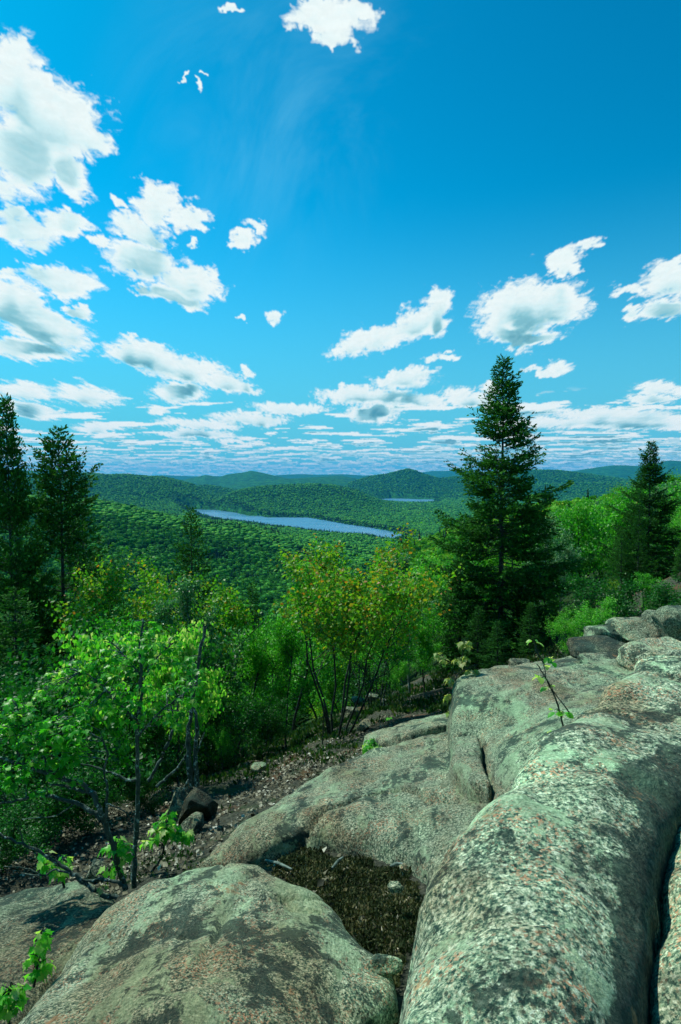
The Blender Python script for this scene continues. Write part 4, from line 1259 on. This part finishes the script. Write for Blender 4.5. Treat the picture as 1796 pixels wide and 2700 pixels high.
MC = ground_hit(885, 1940)
tree('maple_clump', 'maple_tree', 'many stemmed maple clump with orange and yellow buds in the middle of the slope', 'maple', 885, 1448, MC[1], 1.15, rot=1.0)
LM = [
 ('gold', 'maple_tree', 'golden budding maple beside the bushy topped spruce', 'maple', 320, 1432, 15, 1.0),
 ('gold', 'maple_tree', 'golden budding maple just below the small young spruce', 'maple', 460, 1470, 17, .9),
 ('silver', 'aspen_tree', 'aspen with silvery shining leaves between the golden maples and the maple clump', 'aspen', 545, 1490, 13.5, .85),
 ('fresh_a', 'birch_tree', 'pale green birch whose round top stands below the lake', 'birch', 765, 1452, 23, .9),
 ('fresh_b', 'birch_tree', 'bright green birch just right of the maple clump', 'birch', 1010, 1500, 16.5, .9),
 ('silver', 'aspen_tree', 'tall shimmering aspen left of the lone spruce', 'aspen', 1085, 1425, 19, .9),
 ('fresh_a', 'birch_tree', 'green birch with a leaning trunk between the aspen and the lone spruce', 'birch', 1120, 1560, 17.5, .9),
 ('fresh_b', 'birch_tree', 'leafy birch behind the maple clump on its left', 'birch', 700, 1560, 17, .9),
 ('fresh_a', 'birch_tree', 'slender birch with its dark trunk left of the maple clump', 'birch', 752, 1600, 14.5, .8),
 ('gold', 'maple_tree', 'orange tipped maple directly behind the maple clump on its right', 'maple', 975, 1490, 18, .8),
 ('silver', 'birch_tree', 'white flecked birch right of the lone spruce', 'birch', 1425, 1370, 29, 1.0),
 ('silver', 'birch_tree', 'birch with pale double trunk standing above the ledge', 'birch', 1478, 1450, 24, .9),
 ('fresh_a', 'birch_tree', 'birch with fine leaves in the gap between the two right hand spruces', 'birch', 1560, 1345, 34, .9),
 ('fresh_b', 'birch_tree', 'green birch under the lone spruce right of its trunk', 'birch', 1390, 1590, 22, .9),
 ('gold', 'maple_tree', 'yellowish maple in front of the right edge spruce', 'maple', 1610, 1530, 22, .8),
 ('fresh_b', 'birch_tree', 'tall birch at the right edge beside the spruce', 'birch', 1800, 1340, 30, .8),
 ('silver', 'birch_tree', 'small pale birch behind the long dark flat rock', 'birch', 1535, 1560, 20, .8),
 ('fresh_a', 'birch_tree', 'light green birch on the shoulder left of the lone spruce', 'birch', 1180, 1480, 30, .8),
 ('deep', 'bush', 'dark leafy bush in the left shade under the golden maples', 'bush', 330, 1650, 12, 1.0),
 ('deep', 'bush', 'dark broad bush at the left edge of the leaf litter', 'bush', 600, 1780, 11.5, .9),
 ('deep', 'bush', 'shady thicket behind the lichened branches', 'bush', 160, 1790, 8.5, 1.0),
 ('deep', 'bush', 'shady thicket at the far left below the spruces', 'bush', 20, 1850, 7.5, 1.1),
 ('deep', 'bush', 'dark bush between the aspen and the slender birch', 'bush', 690, 1800, 13.5, .8),
 ('spruce_b', 'spruce_tree', 'low young spruce at the left foot of the lone spruce', 'spruce', 1262, 1600, 18.5, 1.5),
 ('fresh_b', 'birch_tree', 'leafy birch filling the gap left of the aspen', 'birch', 430, 1600, 12.5, 1.0),
 ('deep', 'bush', 'dark leafy growth in front of the dark spruces on the left', 'bush', 190, 1600, 13, 1.0),
 ('fresh_a', 'birch_tree', 'leafy birch behind the slender birch left of the clump', 'birch', 620, 1640, 15.5, 1.0),
 ('bright', 'striped_maple', 'striped maple with large bright leaves low in the left foreground', 'maple', 260, 1700, 8.5, .9),
 ('bright', 'striped_maple', 'striped maple with large leaves just left of the aspen trunk', 'maple', 470, 1690, 9.5, .8),
 ('fresh_b', 'birch_tree', 'low green birch at the wood edge right of the clump', 'birch', 1050, 1680, 15.5, .8),
 ('fresh_b', 'bush', 'bush right behind the pale cobble and the long dark flat rock', 'bush', 1560, 1590, 13.5, 1.1),
 ('deep', 'bush', 'dark bush behind the blocky skyline boulder', 'bush', 1625, 1530, 15, 1.0),
 ('fresh_a', 'birch_tree', 'young birch behind the tilted skyline boulder', 'birch', 1690, 1520, 17, 1.1),
 ('deep', 'bush', 'dark bush above the bluish boulder at the right edge', 'bush', 1785, 1545, 14, 1.1),
 ('fresh_b', 'bush', 'bush behind the ledge halfway between spruce and skyline boulders', 'bush', 1490, 1620, 15, 1.0),
 ('spruce_b', 'spruce_tree', 'low young spruce behind the ledge under the right side of the lone spruce', 'spruce', 1400, 1590, 18.0, 1.4),
 ('spruce_b', 'spruce_tree', 'low spruce boughs behind the ledge right of the pale leaved young maple', 'spruce', 1312, 1640, 16.5, 1.7),
 ('fresh_b', 'birch_tree', 'bright birch low in the gap between maple clump and lone spruce', 'birch', 1115, 1640, 20, 1.0),
 ('deep', 'bush', 'low dark thicket at the left of the leaf litter below the golden maples', 'bush', 440, 1860, 9.6, .9),
 ('fresh_b', 'bush', 'leafy bush between the thicket and the dark pyramid stone', 'bush', 590, 1860, 11, .7),
 ('deep', 'bush', 'shaded bush at the far lower left behind the bare branches', 'bush', 90, 2030, 6.4, 1.2),
 ('deep', 'bush', 'shaded low bush between the two near sapling stems', 'bush', 235, 2080, 6.6, 1.1),
 ('deep', 'bush', 'low dark bush left of the dark angular boulder', 'bush', 395, 2030, 7.6, .9),
 ('deep', 'bush', 'low dark bush above the shaded rock shelf at the left edge', 'bush', -10, 2140, 5.6, 1.2),
]
for i, (k, nm_, lab, cat, px, pt, y, wd) in enumerate(LM):
    tree(k, nm_, lab, cat, px, pt + (58 if k != 'spruce_b' and px < 1200 and y > 10 else 0), y, wd, rot=i * 1.7)

# trees further down the slope and along the shoulder: single meshes, each one a thing
MID = []
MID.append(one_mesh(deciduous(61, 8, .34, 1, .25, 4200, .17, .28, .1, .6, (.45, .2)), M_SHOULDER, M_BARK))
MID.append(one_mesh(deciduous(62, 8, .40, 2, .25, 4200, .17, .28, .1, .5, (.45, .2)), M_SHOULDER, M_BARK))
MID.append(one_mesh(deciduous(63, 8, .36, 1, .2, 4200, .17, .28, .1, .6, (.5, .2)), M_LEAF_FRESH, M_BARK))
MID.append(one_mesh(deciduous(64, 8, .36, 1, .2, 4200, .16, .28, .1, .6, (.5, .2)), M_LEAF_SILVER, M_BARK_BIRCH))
MIDC = one_mesh(spruce(65, 9, 2.0, 90, .35, .85, (), .26), M_SPRUCE, M_BARK)
rg = np.random.default_rng(77)
cand = []
for y0, y1, s_ in ((31, 50, 3.6), (50, 80, 4.4), (80, 125, 5.2), (125, 185, 6.2)):
    a, b = scatter_band(y0, y1, s_, rg, .62)
    for x, y in zip(a, b):
        if y > 80 and x / y < -.05: continue
        cand.append((y, x))
cand.sort()
nb = 0
for y, x in cand:
    z = float(height(np.array([x]), np.array([y]))[0])
    if nb >= 285: break
    r_ = rg.uniform()
    conif = r_ < .08
    if conif:
        me = MIDC; nm_, lab, cat, g = SPR, 'dark conifer standing among the leafy crowns down the slope', 'spruce', 'conifers scattered down the slope'
    else:
        if y > 70: me = MID[0] if r_ < .5 else (MID[1] if r_ < .88 else MID[3])
        else: me = MID[2] if r_ < .62 else (MID[0] if r_ < .85 else MID[3])
        if y > 70: nm_, lab, cat, g = 'broadleaf_tree', 'round yellow green crown on the wooded shoulder behind the lone spruce', 'tree', 'crowns on the wooded shoulder'
        else: nm_, lab, cat, g = 'broadleaf_tree', 'fresh green tree on the steep slope just beyond the golden crowns', 'tree', 'trees on the steep slope'
    u_ = x / y
    if g == 'crowns on the wooded shoulder':
        look = 'silvery' if me is MID[3] else ('yellow green' if me is MID[0] else 'wide bright green')
        where = 'left of the lone spruce' if u_ < .19 else ('behind the lone spruce' if u_ < .36 else ('between the two right hand spruces' if u_ < .46 else 'beside the right edge spruce'))
        lab = look + ' crown on the wooded shoulder ' + where
    elif g == 'trees on the steep slope':
        look = 'silvery leaved' if me is MID[3] else ('fresh green' if me is MID[2] else 'yellow green')
        where = 'beyond the golden maples on the left' if u_ < -.15 else ('beyond the maple clump' if u_ < .12 else ('behind the lone spruce' if u_ < .36 else 'behind the skyline boulders'))
        lab = look + ' tree on the steep slope ' + where
    else:
        lab = 'dark conifer standing among the leafy crowns ' + ('left of the lone spruce' if u_ < .2 else 'right of the lone spruce')
    nb += 1
    o = link(nm_, me, loc=(x, y, z - .2))
    s = rg.uniform(.72, 1.08) * (.85 if y < 50 else 1)
    o.scale = (s * rg.uniform(.9, 1.2), s * rg.uniform(.9, 1.2), s)
    o.rotation_euler = (0, 0, rg.uniform(0, 6.28))
    tag(o, lab, cat, g)
    LAST_Y = y
print('individual trees', nb, LAST_Y)

# ------------------------------------------------------------------ leaf litter, moss, low plants
def mat_litter():
    m = new_mat('dry_leaves'); X = N(m.node_tree)
    a = X.n('ShaderNodeAttribute', attribute_name='v').outputs['Fac']
    col = X.ramp(a, [(0, (.018, .026, .016)), (.3, (.065, .066, .036)), (.6, (.17, .17, .105)), (.85, (.32, .33, .24)), (1, (.52, .56, .45))])
    bs = X.n('ShaderNodeBsdfPrincipled', {'Base Color': col, 'Roughness': .75, 'Specular IOR Level': .2})
    X.n('ShaderNodeOutputMaterial', {'Surface': bs.outputs[0]})
    return m


M_LITTER = mat_litter()
M_MOSS = mat_leaf('dry_moss', [(0, (.015, .028, .010)), (.3, (.040, .062, .024)), (.6, (.095, .11, .045)), (.85, (.20, .18, .09)), (1, (.48, .46, .32))], .1, .9, 0, spec=.1)
M_GRASS = mat_leaf('low_green', [(0, (.006, .035, .006)), (.6, (.016, .085, .010)), (1, (.07, .12, .02))], .3, .6, 0)


def ground_mesh_z(x, y):
    z = height(x, y)
    return z


def scatter_ground(n, rg, x0, x1, y0, y1, sdlim=.05):
    x = rg.uniform(x0, x1, n); y = rg.uniform(y0, y1, n)
    for P_, sf_, dm_ in ROCK_SURF:
        if not len(x): break
        k = poly_sd(P_, x, y) < -sdlim
        x = x[k]; y = y[k]
    # nearest cells of the ground sheet give the true surface
    fx = np.interp(x, gx, np.arange(nx)); fy = np.interp(y, gy, np.arange(ny))
    ix = np.clip(fx.astype(int), 0, nx - 2); iy = np.clip(fy.astype(int), 0, ny - 2); tx = fx - ix; ty = fy - iy
    z = (GZ[iy, ix] * (1 - tx) + GZ[iy, ix + 1] * tx) * (1 - ty) + (GZ[iy + 1, ix] * (1 - tx) + GZ[iy + 1, ix + 1] * tx) * ty
    return np.stack([x, y, z], 1)


rg = np.random.default_rng(101)
P = np.concatenate([scatter_ground(34000, rg, -4.5, 4.5, 4.3, 10), scatter_ground(24000, rg, -6, 7, 9, 20), scatter_ground(4000, rg, -3.5, 0, 3.6, 5)])
n = len(P)
dns = fbm2(P[:, 0] * .8 + 4, P[:, 1] * .8, 4) + rg.normal(0, .25, n)
P = P[dns > .02]; n = len(P)
Nn = rand_unit(rg, n) * .55 + np.array([0, 0, .9]); D_ = rand_unit(rg, n); D_[:, 2] *= .35
L = rg.uniform(.02, .066, n)
P[:, 2] += rg.uniform(.0, .03, n)
o = link('leaf_litter', mesh_np('leaf_litter', kites(P, D_, Nn, L, L * .38, .5), [kite_faces(n)], M_LITTER, smooth=False,
                                attrs={'v': ('FACE', np.tile(np.clip(rg.beta(1.3, 1.6, n), 0, 1), 2))}))
tag(o, 'dry grey brown fallen leaves strewn over the slope under the maples', kind='stuff')

MOSS = [np.array([at(*q)[:2] for q in pl]) for pl in (
    [(690, 2262, 4.2), (700, 2225, 4.4), (800, 2165, 4.7), (840, 2175, 4.5), (870, 2195, 4.35), (960, 2190, 4.3), (1060, 2215, 4.0), (1130, 2290, 3.5), (1090, 2400, 2.95), (1050, 2500, 2.7), (960, 2490, 2.85), (850, 2395, 3.2), (780, 2310, 3.6)],
    [(960, 2560, 2.55), (1065, 2550, 2.5), (1050, 2700, 2.1), (1040, 2900, 1.7), (880, 2900, 1.8), (915, 2690, 2.2)])]
mp = []
for pl in MOSS:
    lo, hi = pl.min(0), pl.max(0)
    Q_ = scatter_ground(60000, rg, lo[0] - .1, hi[0] + .1, lo[1] - .1, hi[1] + .1, -.10)
    sd_ = poly_sd(pl, Q_[:, 0], Q_[:, 1]) + .12 * fbm2(Q_[:, 0] * 5, Q_[:, 1] * 5, 3)
    mp.append(Q_[sd_ > 0])
P = np.concatenate(mp); n = len(P)
P[:, 2] += .03 * fbm2(P[:, 0] * 7, P[:, 1] * 7, 3) + .01
D_ = rand_unit(rg, n) * .9; D_[:, 2] = np.abs(D_[:, 2]) + .35
L = rg.uniform(.012, .034, n)
o = link('moss', mesh_np('moss', kites(P, D_, rand_unit(rg, n), L, L * .22, .2), [kite_faces(n)], M_MOSS, smooth=False,
                         attrs={'v': ('FACE', np.tile(np.clip(rg.beta(2, 3.2, n) + .45 * fbm2(P[:, 0] * 4.5, P[:, 1] * 4.5, 4) + (rg.uniform(0, 1, n) > .985) * .5, 0, 1), 2))}))
tag(o, 'dark brown green dry moss filling the hollow between the granite outcrops', kind='stuff')

P = np.concatenate([scatter_ground(9000, rg, -7, 7, 9, 22), scatter_ground(2500, rg, -5, -1.2, 4.2, 9)])
g_ = fbm2(P[:, 0] * .55 + 8, P[:, 1] * .55, 4)
P = P[g_ > .02 - .03 * (P[:, 1] - 12)]
P = np.repeat(P, 5, 0) + rg.normal(0, .06, (len(P) * 5, 3)) * np.array([1, 1, 0]); n = len(P)
D_ = rand_unit(rg, n); D_[:, 2] = np.abs(D_[:, 2]) + .8
L = rg.uniform(.04, .13, n) * np.clip(P[:, 1] / 10, .5, 1.4)
o = link('ground_plants', mesh_np('ground_plants', kites(P + np.array([0, 0, -.01]), D_, rand_unit(rg, n), L, L * .20, .2), [kite_faces(n)], M_GRASS, smooth=False,
                                  attrs={'v': ('FACE', np.tile(rg.uniform(0, 1, n), 2))}))
tag(o, 'low green plants sprouting at the edge of the wood', kind='stuff')

# fallen sticks on the moss
for i, (pa, pb, lab) in enumerate((((700, 2268, 4.1), (770, 2292, 3.85), 'bleached stick lying at the upper left end of the moss'), ((875, 2290, 3.8), (905, 2260, 4.0), 'thin twig standing up out of the moss'),
                                   ((1030, 2284, 3.6), (1062, 2278, 3.6), 'short pale stick on the moss beside the orange pebble'))):
    a_, b_ = at(*pa), at(*pb)
    V, Fq = tube(np.array([a_, (a_ + b_) / 2 + np.array([0, 0, .01]), b_]), [.008, .010, .006], 6)
    tag(link('stick', mesh_np('stick', V - a_, [Fq], M_BARK_BIRCH), loc=a_), lab, 'stick')


# ------------------------------------------------------------------ foreground saplings with single leaves
def leaf_mesh(name, mat, kind='maple', v=.5):
    if kind == 'maple':
        out = [(0, 0), (.10, .04), (.34, .02), (.26, .22), (.50, .42), (.28, .46), (.24, .62), (.12, .60), (0, 1.0)]
    elif kind == 'round':
        out = [(0, 0), (.16, .06), (.34, .25), (.40, .48), (.33, .72), (.17, .90), (0, 1.0)]
    out = np.array(out)
    L_ = out[1:-1]; R_ = L_[::-1] * np.array([-1, 1])
    ring = np.concatenate([out[:1], L_, out[-1:], R_])
    z = -.55 * (ring[:, 1] - .35) ** 2 + .10 * np.abs(ring[:, 0])
    V = np.concatenate([[(0, .42, -.03)], np.stack([ring[:, 0], ring[:, 1], z], 1)])
    n_ = len(ring); i = np.arange(n_)
    Fc = np.stack([np.zeros(n_, int), i + 1, (i + 1) % n_ + 1], 1)
    return V, Fc


LEAF_SHAPE = {k: leaf_mesh(k, None, k) for k in ('maple', 'round')}


def orient(D_, Nn):
    D_ = D_ / np.linalg.norm(D_, axis=1)[:, None]
    S = np.cross(D_, Nn); S /= np.linalg.norm(S, axis=1)[:, None] + 1e-9
    return S, D_, np.cross(S, D_)


def leaf_cloud(clusters, rg, y, size, shape='maple', hang=.7, whorl=5):
    """clusters: (px, py, rx, ry, n) in photo pixels around distance y -> leaf base points, directions, normals, sizes."""
    P = []; D_ = []; Nn = []; S = []; hubs = []
    for c in clusters:
        px, py, rx, ry, n = c[:5]; yy_ = c[5] if len(c) > 5 else y
        k = yy_ / F
        c0 = at(px, py, yy_)
        nh = max(1, n // whorl)
        for h_ in range(nh):
            d = rand_unit(rg, 1)[0] * rg.uniform(.2, 1) ** .5
            hub = c0 + d * np.array([rx * k, (rx + ry) * .5 * k, ry * k])
            hubs.append(hub)
            a0 = rg.uniform(0, 6.28)
            for q in range(whorl):
                a = a0 + q * 6.283 / whorl + rg.uniform(-.4, .4)
                d_ = np.array([math.cos(a), math.sin(a), -hang * rg.uniform(.3, 1.6)])
                P.append(hub + d_ * size * .25); D_.append(d_); Nn.append(np.array([0, 0, 1.]) + rg.normal(0, .35, 3) + .6 * np.array([math.cos(a), math.sin(a), 0]))
                S.append(size * rg.uniform(.6, 1.15))
    return np.array(P), np.array(D_), np.array(Nn), np.array(S), hubs


def foliage_mesh(name, P, D_, Nn, S, shape, mat, rg):
    V0, F0 = LEAF_SHAPE[shape]
    A, B, C_ = orient(D_, Nn)
    V = P[:, None] + S[:, None, None] * (V0[None, :, 0:1] * A[:, None] + V0[None, :, 1:2] * B[:, None] + V0[None, :, 2:3] * C_[:, None])
    n = len(P)
    Fc = (F0[None] + (np.arange(n) * len(V0))[:, None, None]).reshape(-1, 3)
    vv = np.repeat(np.clip(rg.normal(.5, .22, n), 0, 1), len(F0))
    return mesh_np(name, V.reshape(-1, 3), [Fc], mat, smooth=False, attrs={'v': ('FACE', vv)})


LEAFLIB = {}
def leaf_lib(shape, mat):
    k = (shape, mat.name)
    if k not in LEAFLIB:
        V0, F0 = LEAF_SHAPE[shape]
        LEAFLIB[k] = [mesh_np('leaf', V0, [F0], mat, smooth=False, attrs={'v': ('FACE', np.full(len(F0), v_))}) for v_ in (.25, .5, .75, .95)]
    return LEAFLIB[k]


def plant(name, label, cat, stems, clusters, y, size, shape='maple', mat=None, bark=None, single=True, seed=0, hang=.7, whorl=5, rad=.006, stalks=True, group=None):
    """stems: list of (points [(px, py, y)], r0, r1)."""
    rg = np.random.default_rng(seed)
    base = at(*stems[0][0][0]) if len(stems[0][0][0]) == 3 else at(*stems[0][0][0], y)
    root = link(name, None, loc=base)
    root.empty_display_size = .1
    tag(root, label, cat, group)
    items = []
    for pts, r0, r1 in stems:
        q = np.array([at(*(p if len(p) == 3 else (*p, y))) for p in pts]) - base
        # smooth the bend and add small knots
        t_ = np.linspace(0, len(q) - 1, (len(q) - 1) * 5 + 1)
        i0 = np.clip(t_.astype(int), 0, len(q) - 2); f = (t_ - i0)[:, None]
        pm = np.vstack([2 * q[0] - q[1], q, 2 * q[-1] - q[-2]])
        a, b_, c_, d_ = pm[i0], pm[i0 + 1], pm[i0 + 2], pm[i0 + 3]
        qq = .5 * ((2 * b_) + (c_ - a) * f + (2 * a - 5 * b_ + 4 * c_ - d_) * f ** 2 + (3 * b_ - a - 3 * c_ + d_) * f ** 3)
        qq = qq + rg.normal(0, 1, qq.shape) * r0 * .25
        items.append((qq, np.linspace(r0, r1, len(qq)) * rg.uniform(.85, 1.2, len(qq))))
    P, D_, Nn, S, hubs = leaf_cloud(clusters, rg, y, size, shape, hang, whorl)
    allp = np.concatenate([i_[0] for i_ in items])
    tw = []
    if stalks:
        for h_ in hubs:
            h_ = h_ - base
            j = int(np.argmin(((allp - h_) ** 2).sum(1) + (allp[:, 2] > h_[2]) * .02))
            m_ = (allp[j] + h_) / 2 + rg.normal(0, .015, 3)
            tw.append((np.array([allp[j], m_, h_]), [rad * .7, rad * .5, rad * .3]))
    for i, it in enumerate(items):
        V, Fq = tube(it[0], it[1], 7)
        link('stem' if i == 0 or cat != 'sapling' else 'branch', mesh_np('stem', V, [Fq], bark), root)
    if tw:
        V, Fq = join_tubes(tw, 4)
        link('twigs', mesh_np('twigs', V, [Fq], bark), root)
    if single:
        lib = leaf_lib(shape, mat)
        A, B, C_ = orient(D_, Nn)
        from mathutils import Matrix
        for k in range(len(P)):
            lo = link('leaf', lib[int(rg.integers(0, len(lib)))], root)
            Mx = Matrix(((A[k][0], B[k][0], C_[k][0]), (A[k][1], B[k][1], C_[k][1]), (A[k][2], B[k][2], C_[k][2])))
            lo.rotation_euler = Mx.to_euler()
            lo.location = P[k] - base
            lo.scale = (S[k],) * 3
    else:
        link('foliage', foliage_mesh('foliage', P - base, D_, Nn, S, shape, mat, rg), root)
    return root


BL = M_BARK_LICHEN
plant('sapling', 'crooked sapling with lichened arching branches over the lower left shade', 'sapling',
      [([(328, 2340, 4.35), (277, 2168), (245, 2095), (207, 2065), (134, 2047), (34, 2007), (-60, 1990)], .022, .008),
       ([(245, 2092), (214, 2084), (165, 2072), (128, 2068)], .014, .006),
       ([(268, 2160), (237, 2137), (199, 2118), (126, 2099), (57, 2107), (-10, 2120)], .018, .007),
       ([(283, 2160), (281, 2118), (283, 2072), (275, 2034), (285, 1988), (272, 1955)], .011, .005),
       ([(150, 2050), (125, 2020), (118, 1975), (135, 1930), (150, 1890)], .009, .004),
       ([(60, 2015), (40, 1960), (55, 1900), (40, 1850)], .008, .003),
       ([(199, 2118), (150, 2150), (110, 2155), (60, 2160)], .006, .002),
       ([(281, 2118), (320, 2135), (350, 2160)], .006, .002)],
      [(50, 1940, 80, 60, 170), (150, 1925, 80, 52, 150), (20, 2045, 50, 42, 80), (130, 2010, 60, 28, 75), (195, 1985, 34, 26, 60), (200, 2052, 10, 20, 10), (108, 2082, 16, 12, 15), (20, 1880, 55, 45, 90), (205, 1895, 40, 40, 60)],
      4.2, .066, mat=M_LEAF_BRIGHT, bark=BL, single=False, seed=201)
plant('sapling', 'upright dark stemmed sapling rooted at the top of the front left outcrop', 'sapling',
      [([(352, 2338, 4.5), (358, 2200), (366, 2050), (362, 1920), (374, 1800), (368, 1700), (380, 1630)], .021, .007),
       ([(366, 2057), (333, 2055), (283, 2034), (245, 2020), (190, 2010)], .012, .005),
       ([(364, 1940), (420, 1880), (470, 1840), (520, 1800)], .010, .004),
       ([(364, 1900), (310, 1850), (262, 1800), (215, 1770)], .010, .004),
       ([(372, 1800), (410, 1740), (450, 1700)], .008, .003),
       ([(370, 1780), (330, 1730), (290, 1690)], .008, .003)],
      [(330, 1810, 90, 60, 150), (240, 1840, 75, 55, 90), (450, 1850, 66, 66, 125), (390, 1720, 90, 65, 120), (280, 1720, 80, 60, 95), (150, 1800, 66, 56, 65), (505, 1790, 40, 40, 55), (350, 1880, 50, 28, 50), (200, 1770, 40, 36, 45), (375, 1650, 45, 38, 50), (455, 1690, 36, 30, 40)],
      4.6, .056, mat=M_LEAF_BRIGHT, bark=M_BARK_LICHEN, single=False, seed=202)
plant('fallen_branch', 'bare lichened branch sprawling left from the foot of the saplings', 'branch',
      [([(310, 2368, 4.1), (260, 2355), (218, 2325), (172, 2290), (115, 2252), (61, 2225), (-20, 2190)], .018, .007),
       ([(329, 2338), (306, 2325), (264, 2319), (230, 2323), (184, 2302), (142, 2294), (115, 2309), (57, 2302)], .012, .005),
       ([(61, 2225), (55, 2200), (46, 2178)], .005, .002), ([(115, 2309), (70, 2290), (10, 2285)], .006, .002)],
      [(272, 2332, 10, 6, 4)], 4.1, .06, mat=M_LEAF_PALE, bark=BL, seed=203)
plant('dead_sapling', 'bare lichen spotted stems leaning in the shade left of the dark boulder', 'branch',
      [([(390, 2062, 6.4), (425, 2000), (452, 1938), (463, 1905), (470, 1850)], .022, .010),
       ([(413, 2075), (459, 2034), (490, 1992), (500, 1950)], .016, .008),
       ([(484, 2080), (505, 2040), (518, 1990), (540, 1930)], .014, .006),
       ([(505, 2075), (497, 1977), (501, 1900), (520, 1780), (540, 1650)], .030, .016), ([(520, 2070), (515, 1980), (520, 1900), (500, 1800)], .028, .014)],
      [(480, 1760, 40, 50, 40)], 6.4, .07, mat=M_LEAF_FRESH, bark=M_BARK_LICHEN, seed=204)
M1 = 'small young maple with bright hanging leaves '
plant('maple_seedling', M1 + 'just left of the upright dark stem', 'young maple', [([(320, 2330, 4.35), (312, 2280), (306, 2215)], .008, .004)],
      [(312, 2225, 34, 32, 35), (300, 2270, 30, 24, 20)], 4.3, .085, mat=M_LEAF_BRIGHT, bark=M_BARK, seed=205, hang=1.2)
plant('maple_seedling', M1 + 'leaning right in front of the dark angular boulder', 'young maple', [([(398, 2300, 4.7), (425, 2262), (438, 2210), (440, 2170)], .010, .004)],
      [(440, 2160, 34, 26, 35), (415, 2190, 34, 22, 30), (475, 2195, 30, 18, 30), (395, 2220, 22, 16, 10)], 4.75, .080, mat=M_LEAF_BRIGHT, bark=M_BARK, seed=206, hang=.9)
plant('maple_seedling', M1 + 'under the sprawling bare branch', 'young maple', [([(170, 2340, 4.2), (160, 2300), (150, 2262)], .007, .003)],
      [(140, 2265, 42, 22, 30), (165, 2290, 22, 20, 15)], 4.2, .085, mat=M_LEAF_BRIGHT, bark=M_BARK, seed=207, hang=1.0)
plant('maple_seedling', 'tall narrow maple shoot with glowing leaves low at the left edge', 'young maple', [([(90, 2600, 2.75), (100, 2540), (110, 2455)], .006, .003)],
      [(110, 2455, 16, 20, 15), (105, 2510, 26, 26, 25), (112, 2550, 26, 24, 20)], 2.75, .060, mat=M_LEAF_BRIGHT, bark=M_BARK, seed=208, hang=1.2)
plant('maple_seedling', 'bright maple shoot in the bottom left corner', 'young maple', [([(20, 2720, 2.35), (30, 2660), (28, 2590)], .006, .003)],
      [(28, 2600, 26, 16, 20), (15, 2640, 30, 26, 25), (40, 2620, 18, 24, 10)], 2.4, .058, mat=M_LEAF_BRIGHT, bark=M_BARK, seed=209, hang=1.0)
yb = float(ground_hit(985, 1992)[1])
plant('maple_seedling', 'glowing yellow green maple seedling at the edge of the middle slab', 'young maple', [([(995, 1998, yb), (990, 1970), (985, 1945)], .008, .004)],
      [(985, 1955, 26, 16, 30), (975, 1975, 20, 14, 15), (1005, 1978, 26, 16, 20)], yb, .105, mat=M_LEAF_BRIGHT, bark=M_BARK, seed=210, hang=.5)
plant('low_shrub', 'low green shrub between the glowing seedling and the ledge', 'shrub', [([(1040, 1985, yb), (1045, 1970), (1050, 1960)], .006, .003)],
      [(1050, 1968, 36, 12, 40), (1095, 1955, 16, 10, 15), (935, 2020, 12, 6, 10)], yb, .07, mat=M_LEAF_FRESH, bark=M_BARK, seed=211, hang=.3)
plant('maple_seedling', 'thin maple with pale yellowish new leaves at the left end of the ledge', 'young maple',
      [([(1182, 1905, 7.9), (1186, 1850), (1200, 1800), (1215, 1750), (1226, 1680)], .010, .004), ([(1205, 1785), (1180, 1740), (1150, 1722)], .005, .002), ([(1206, 1780), (1235, 1760), (1262, 1752)], .005, .002)],
      [(1226, 1690, 14, 22, 30), (1160, 1728, 26, 9, 25), (1215, 1735, 18, 14, 25), (1250, 1758, 24, 8, 20), (1196, 1790, 14, 12, 15), (1186, 1830, 12, 14, 15), (1184, 1872, 8, 12, 10)],
      7.7, .085, mat=M_LEAF_PALE, bark=M_BARK, seed=212, hang=1.1)
plant('birch_seedling', 'thin twiggy seedling with a few round leaves rising from the ledge behind the big boulder', 'seedling',
      [([(1484, 1912, 3.85), (1468, 1850), (1440, 1790), (1416, 1752)], .006, .003), ([(1504, 1882), (1465, 1830), (1442, 1790)], .004, .002), ([(1440, 1790), (1436, 1760), (1425, 1735)], .003, .0015), ([(1470, 1864), (1484, 1842)], .002, .001)],
      [(1455, 1738, 7, 8, 6), (1424, 1780, 8, 3, 4), (1446, 1804, 8, 3, 4), (1462, 1872, 12, 4, 4), (1490, 1878, 8, 4, 6), (1468, 1932, 12, 4, 4), (1412, 1690, 8, 6, 4), (1440, 1750, 5, 4, 2)],
      3.85, .052, 'round', mat=M_LEAF_BRIGHT, bark=M_BARK, seed=213, hang=.4, whorl=2)
for i, (px, py, pt) in enumerate(((1020, 1958, 1880), (850, 1965, 1840), (690, 1905, 1640))):
    g_ = ground_hit(px, py)
    plant('bare_stem', ['thin bare stem standing right of the glowing seedling', 'thin stem just left of the maple clump', 'dark straight trunk left of the maple clump'][i], 'stem',
          [([(px, py, g_[1]), (px + 3, (py + pt) / 2), (px + 6, pt)], (.010, .014, .055)[i], (.004, .005, .03)[i])], [(px + 6, pt + 6, 10, 16, (4, 10, 20)[i])], g_[1], .07, mat=M_LEAF_FRESH, bark=M_BARK, seed=220 + i)
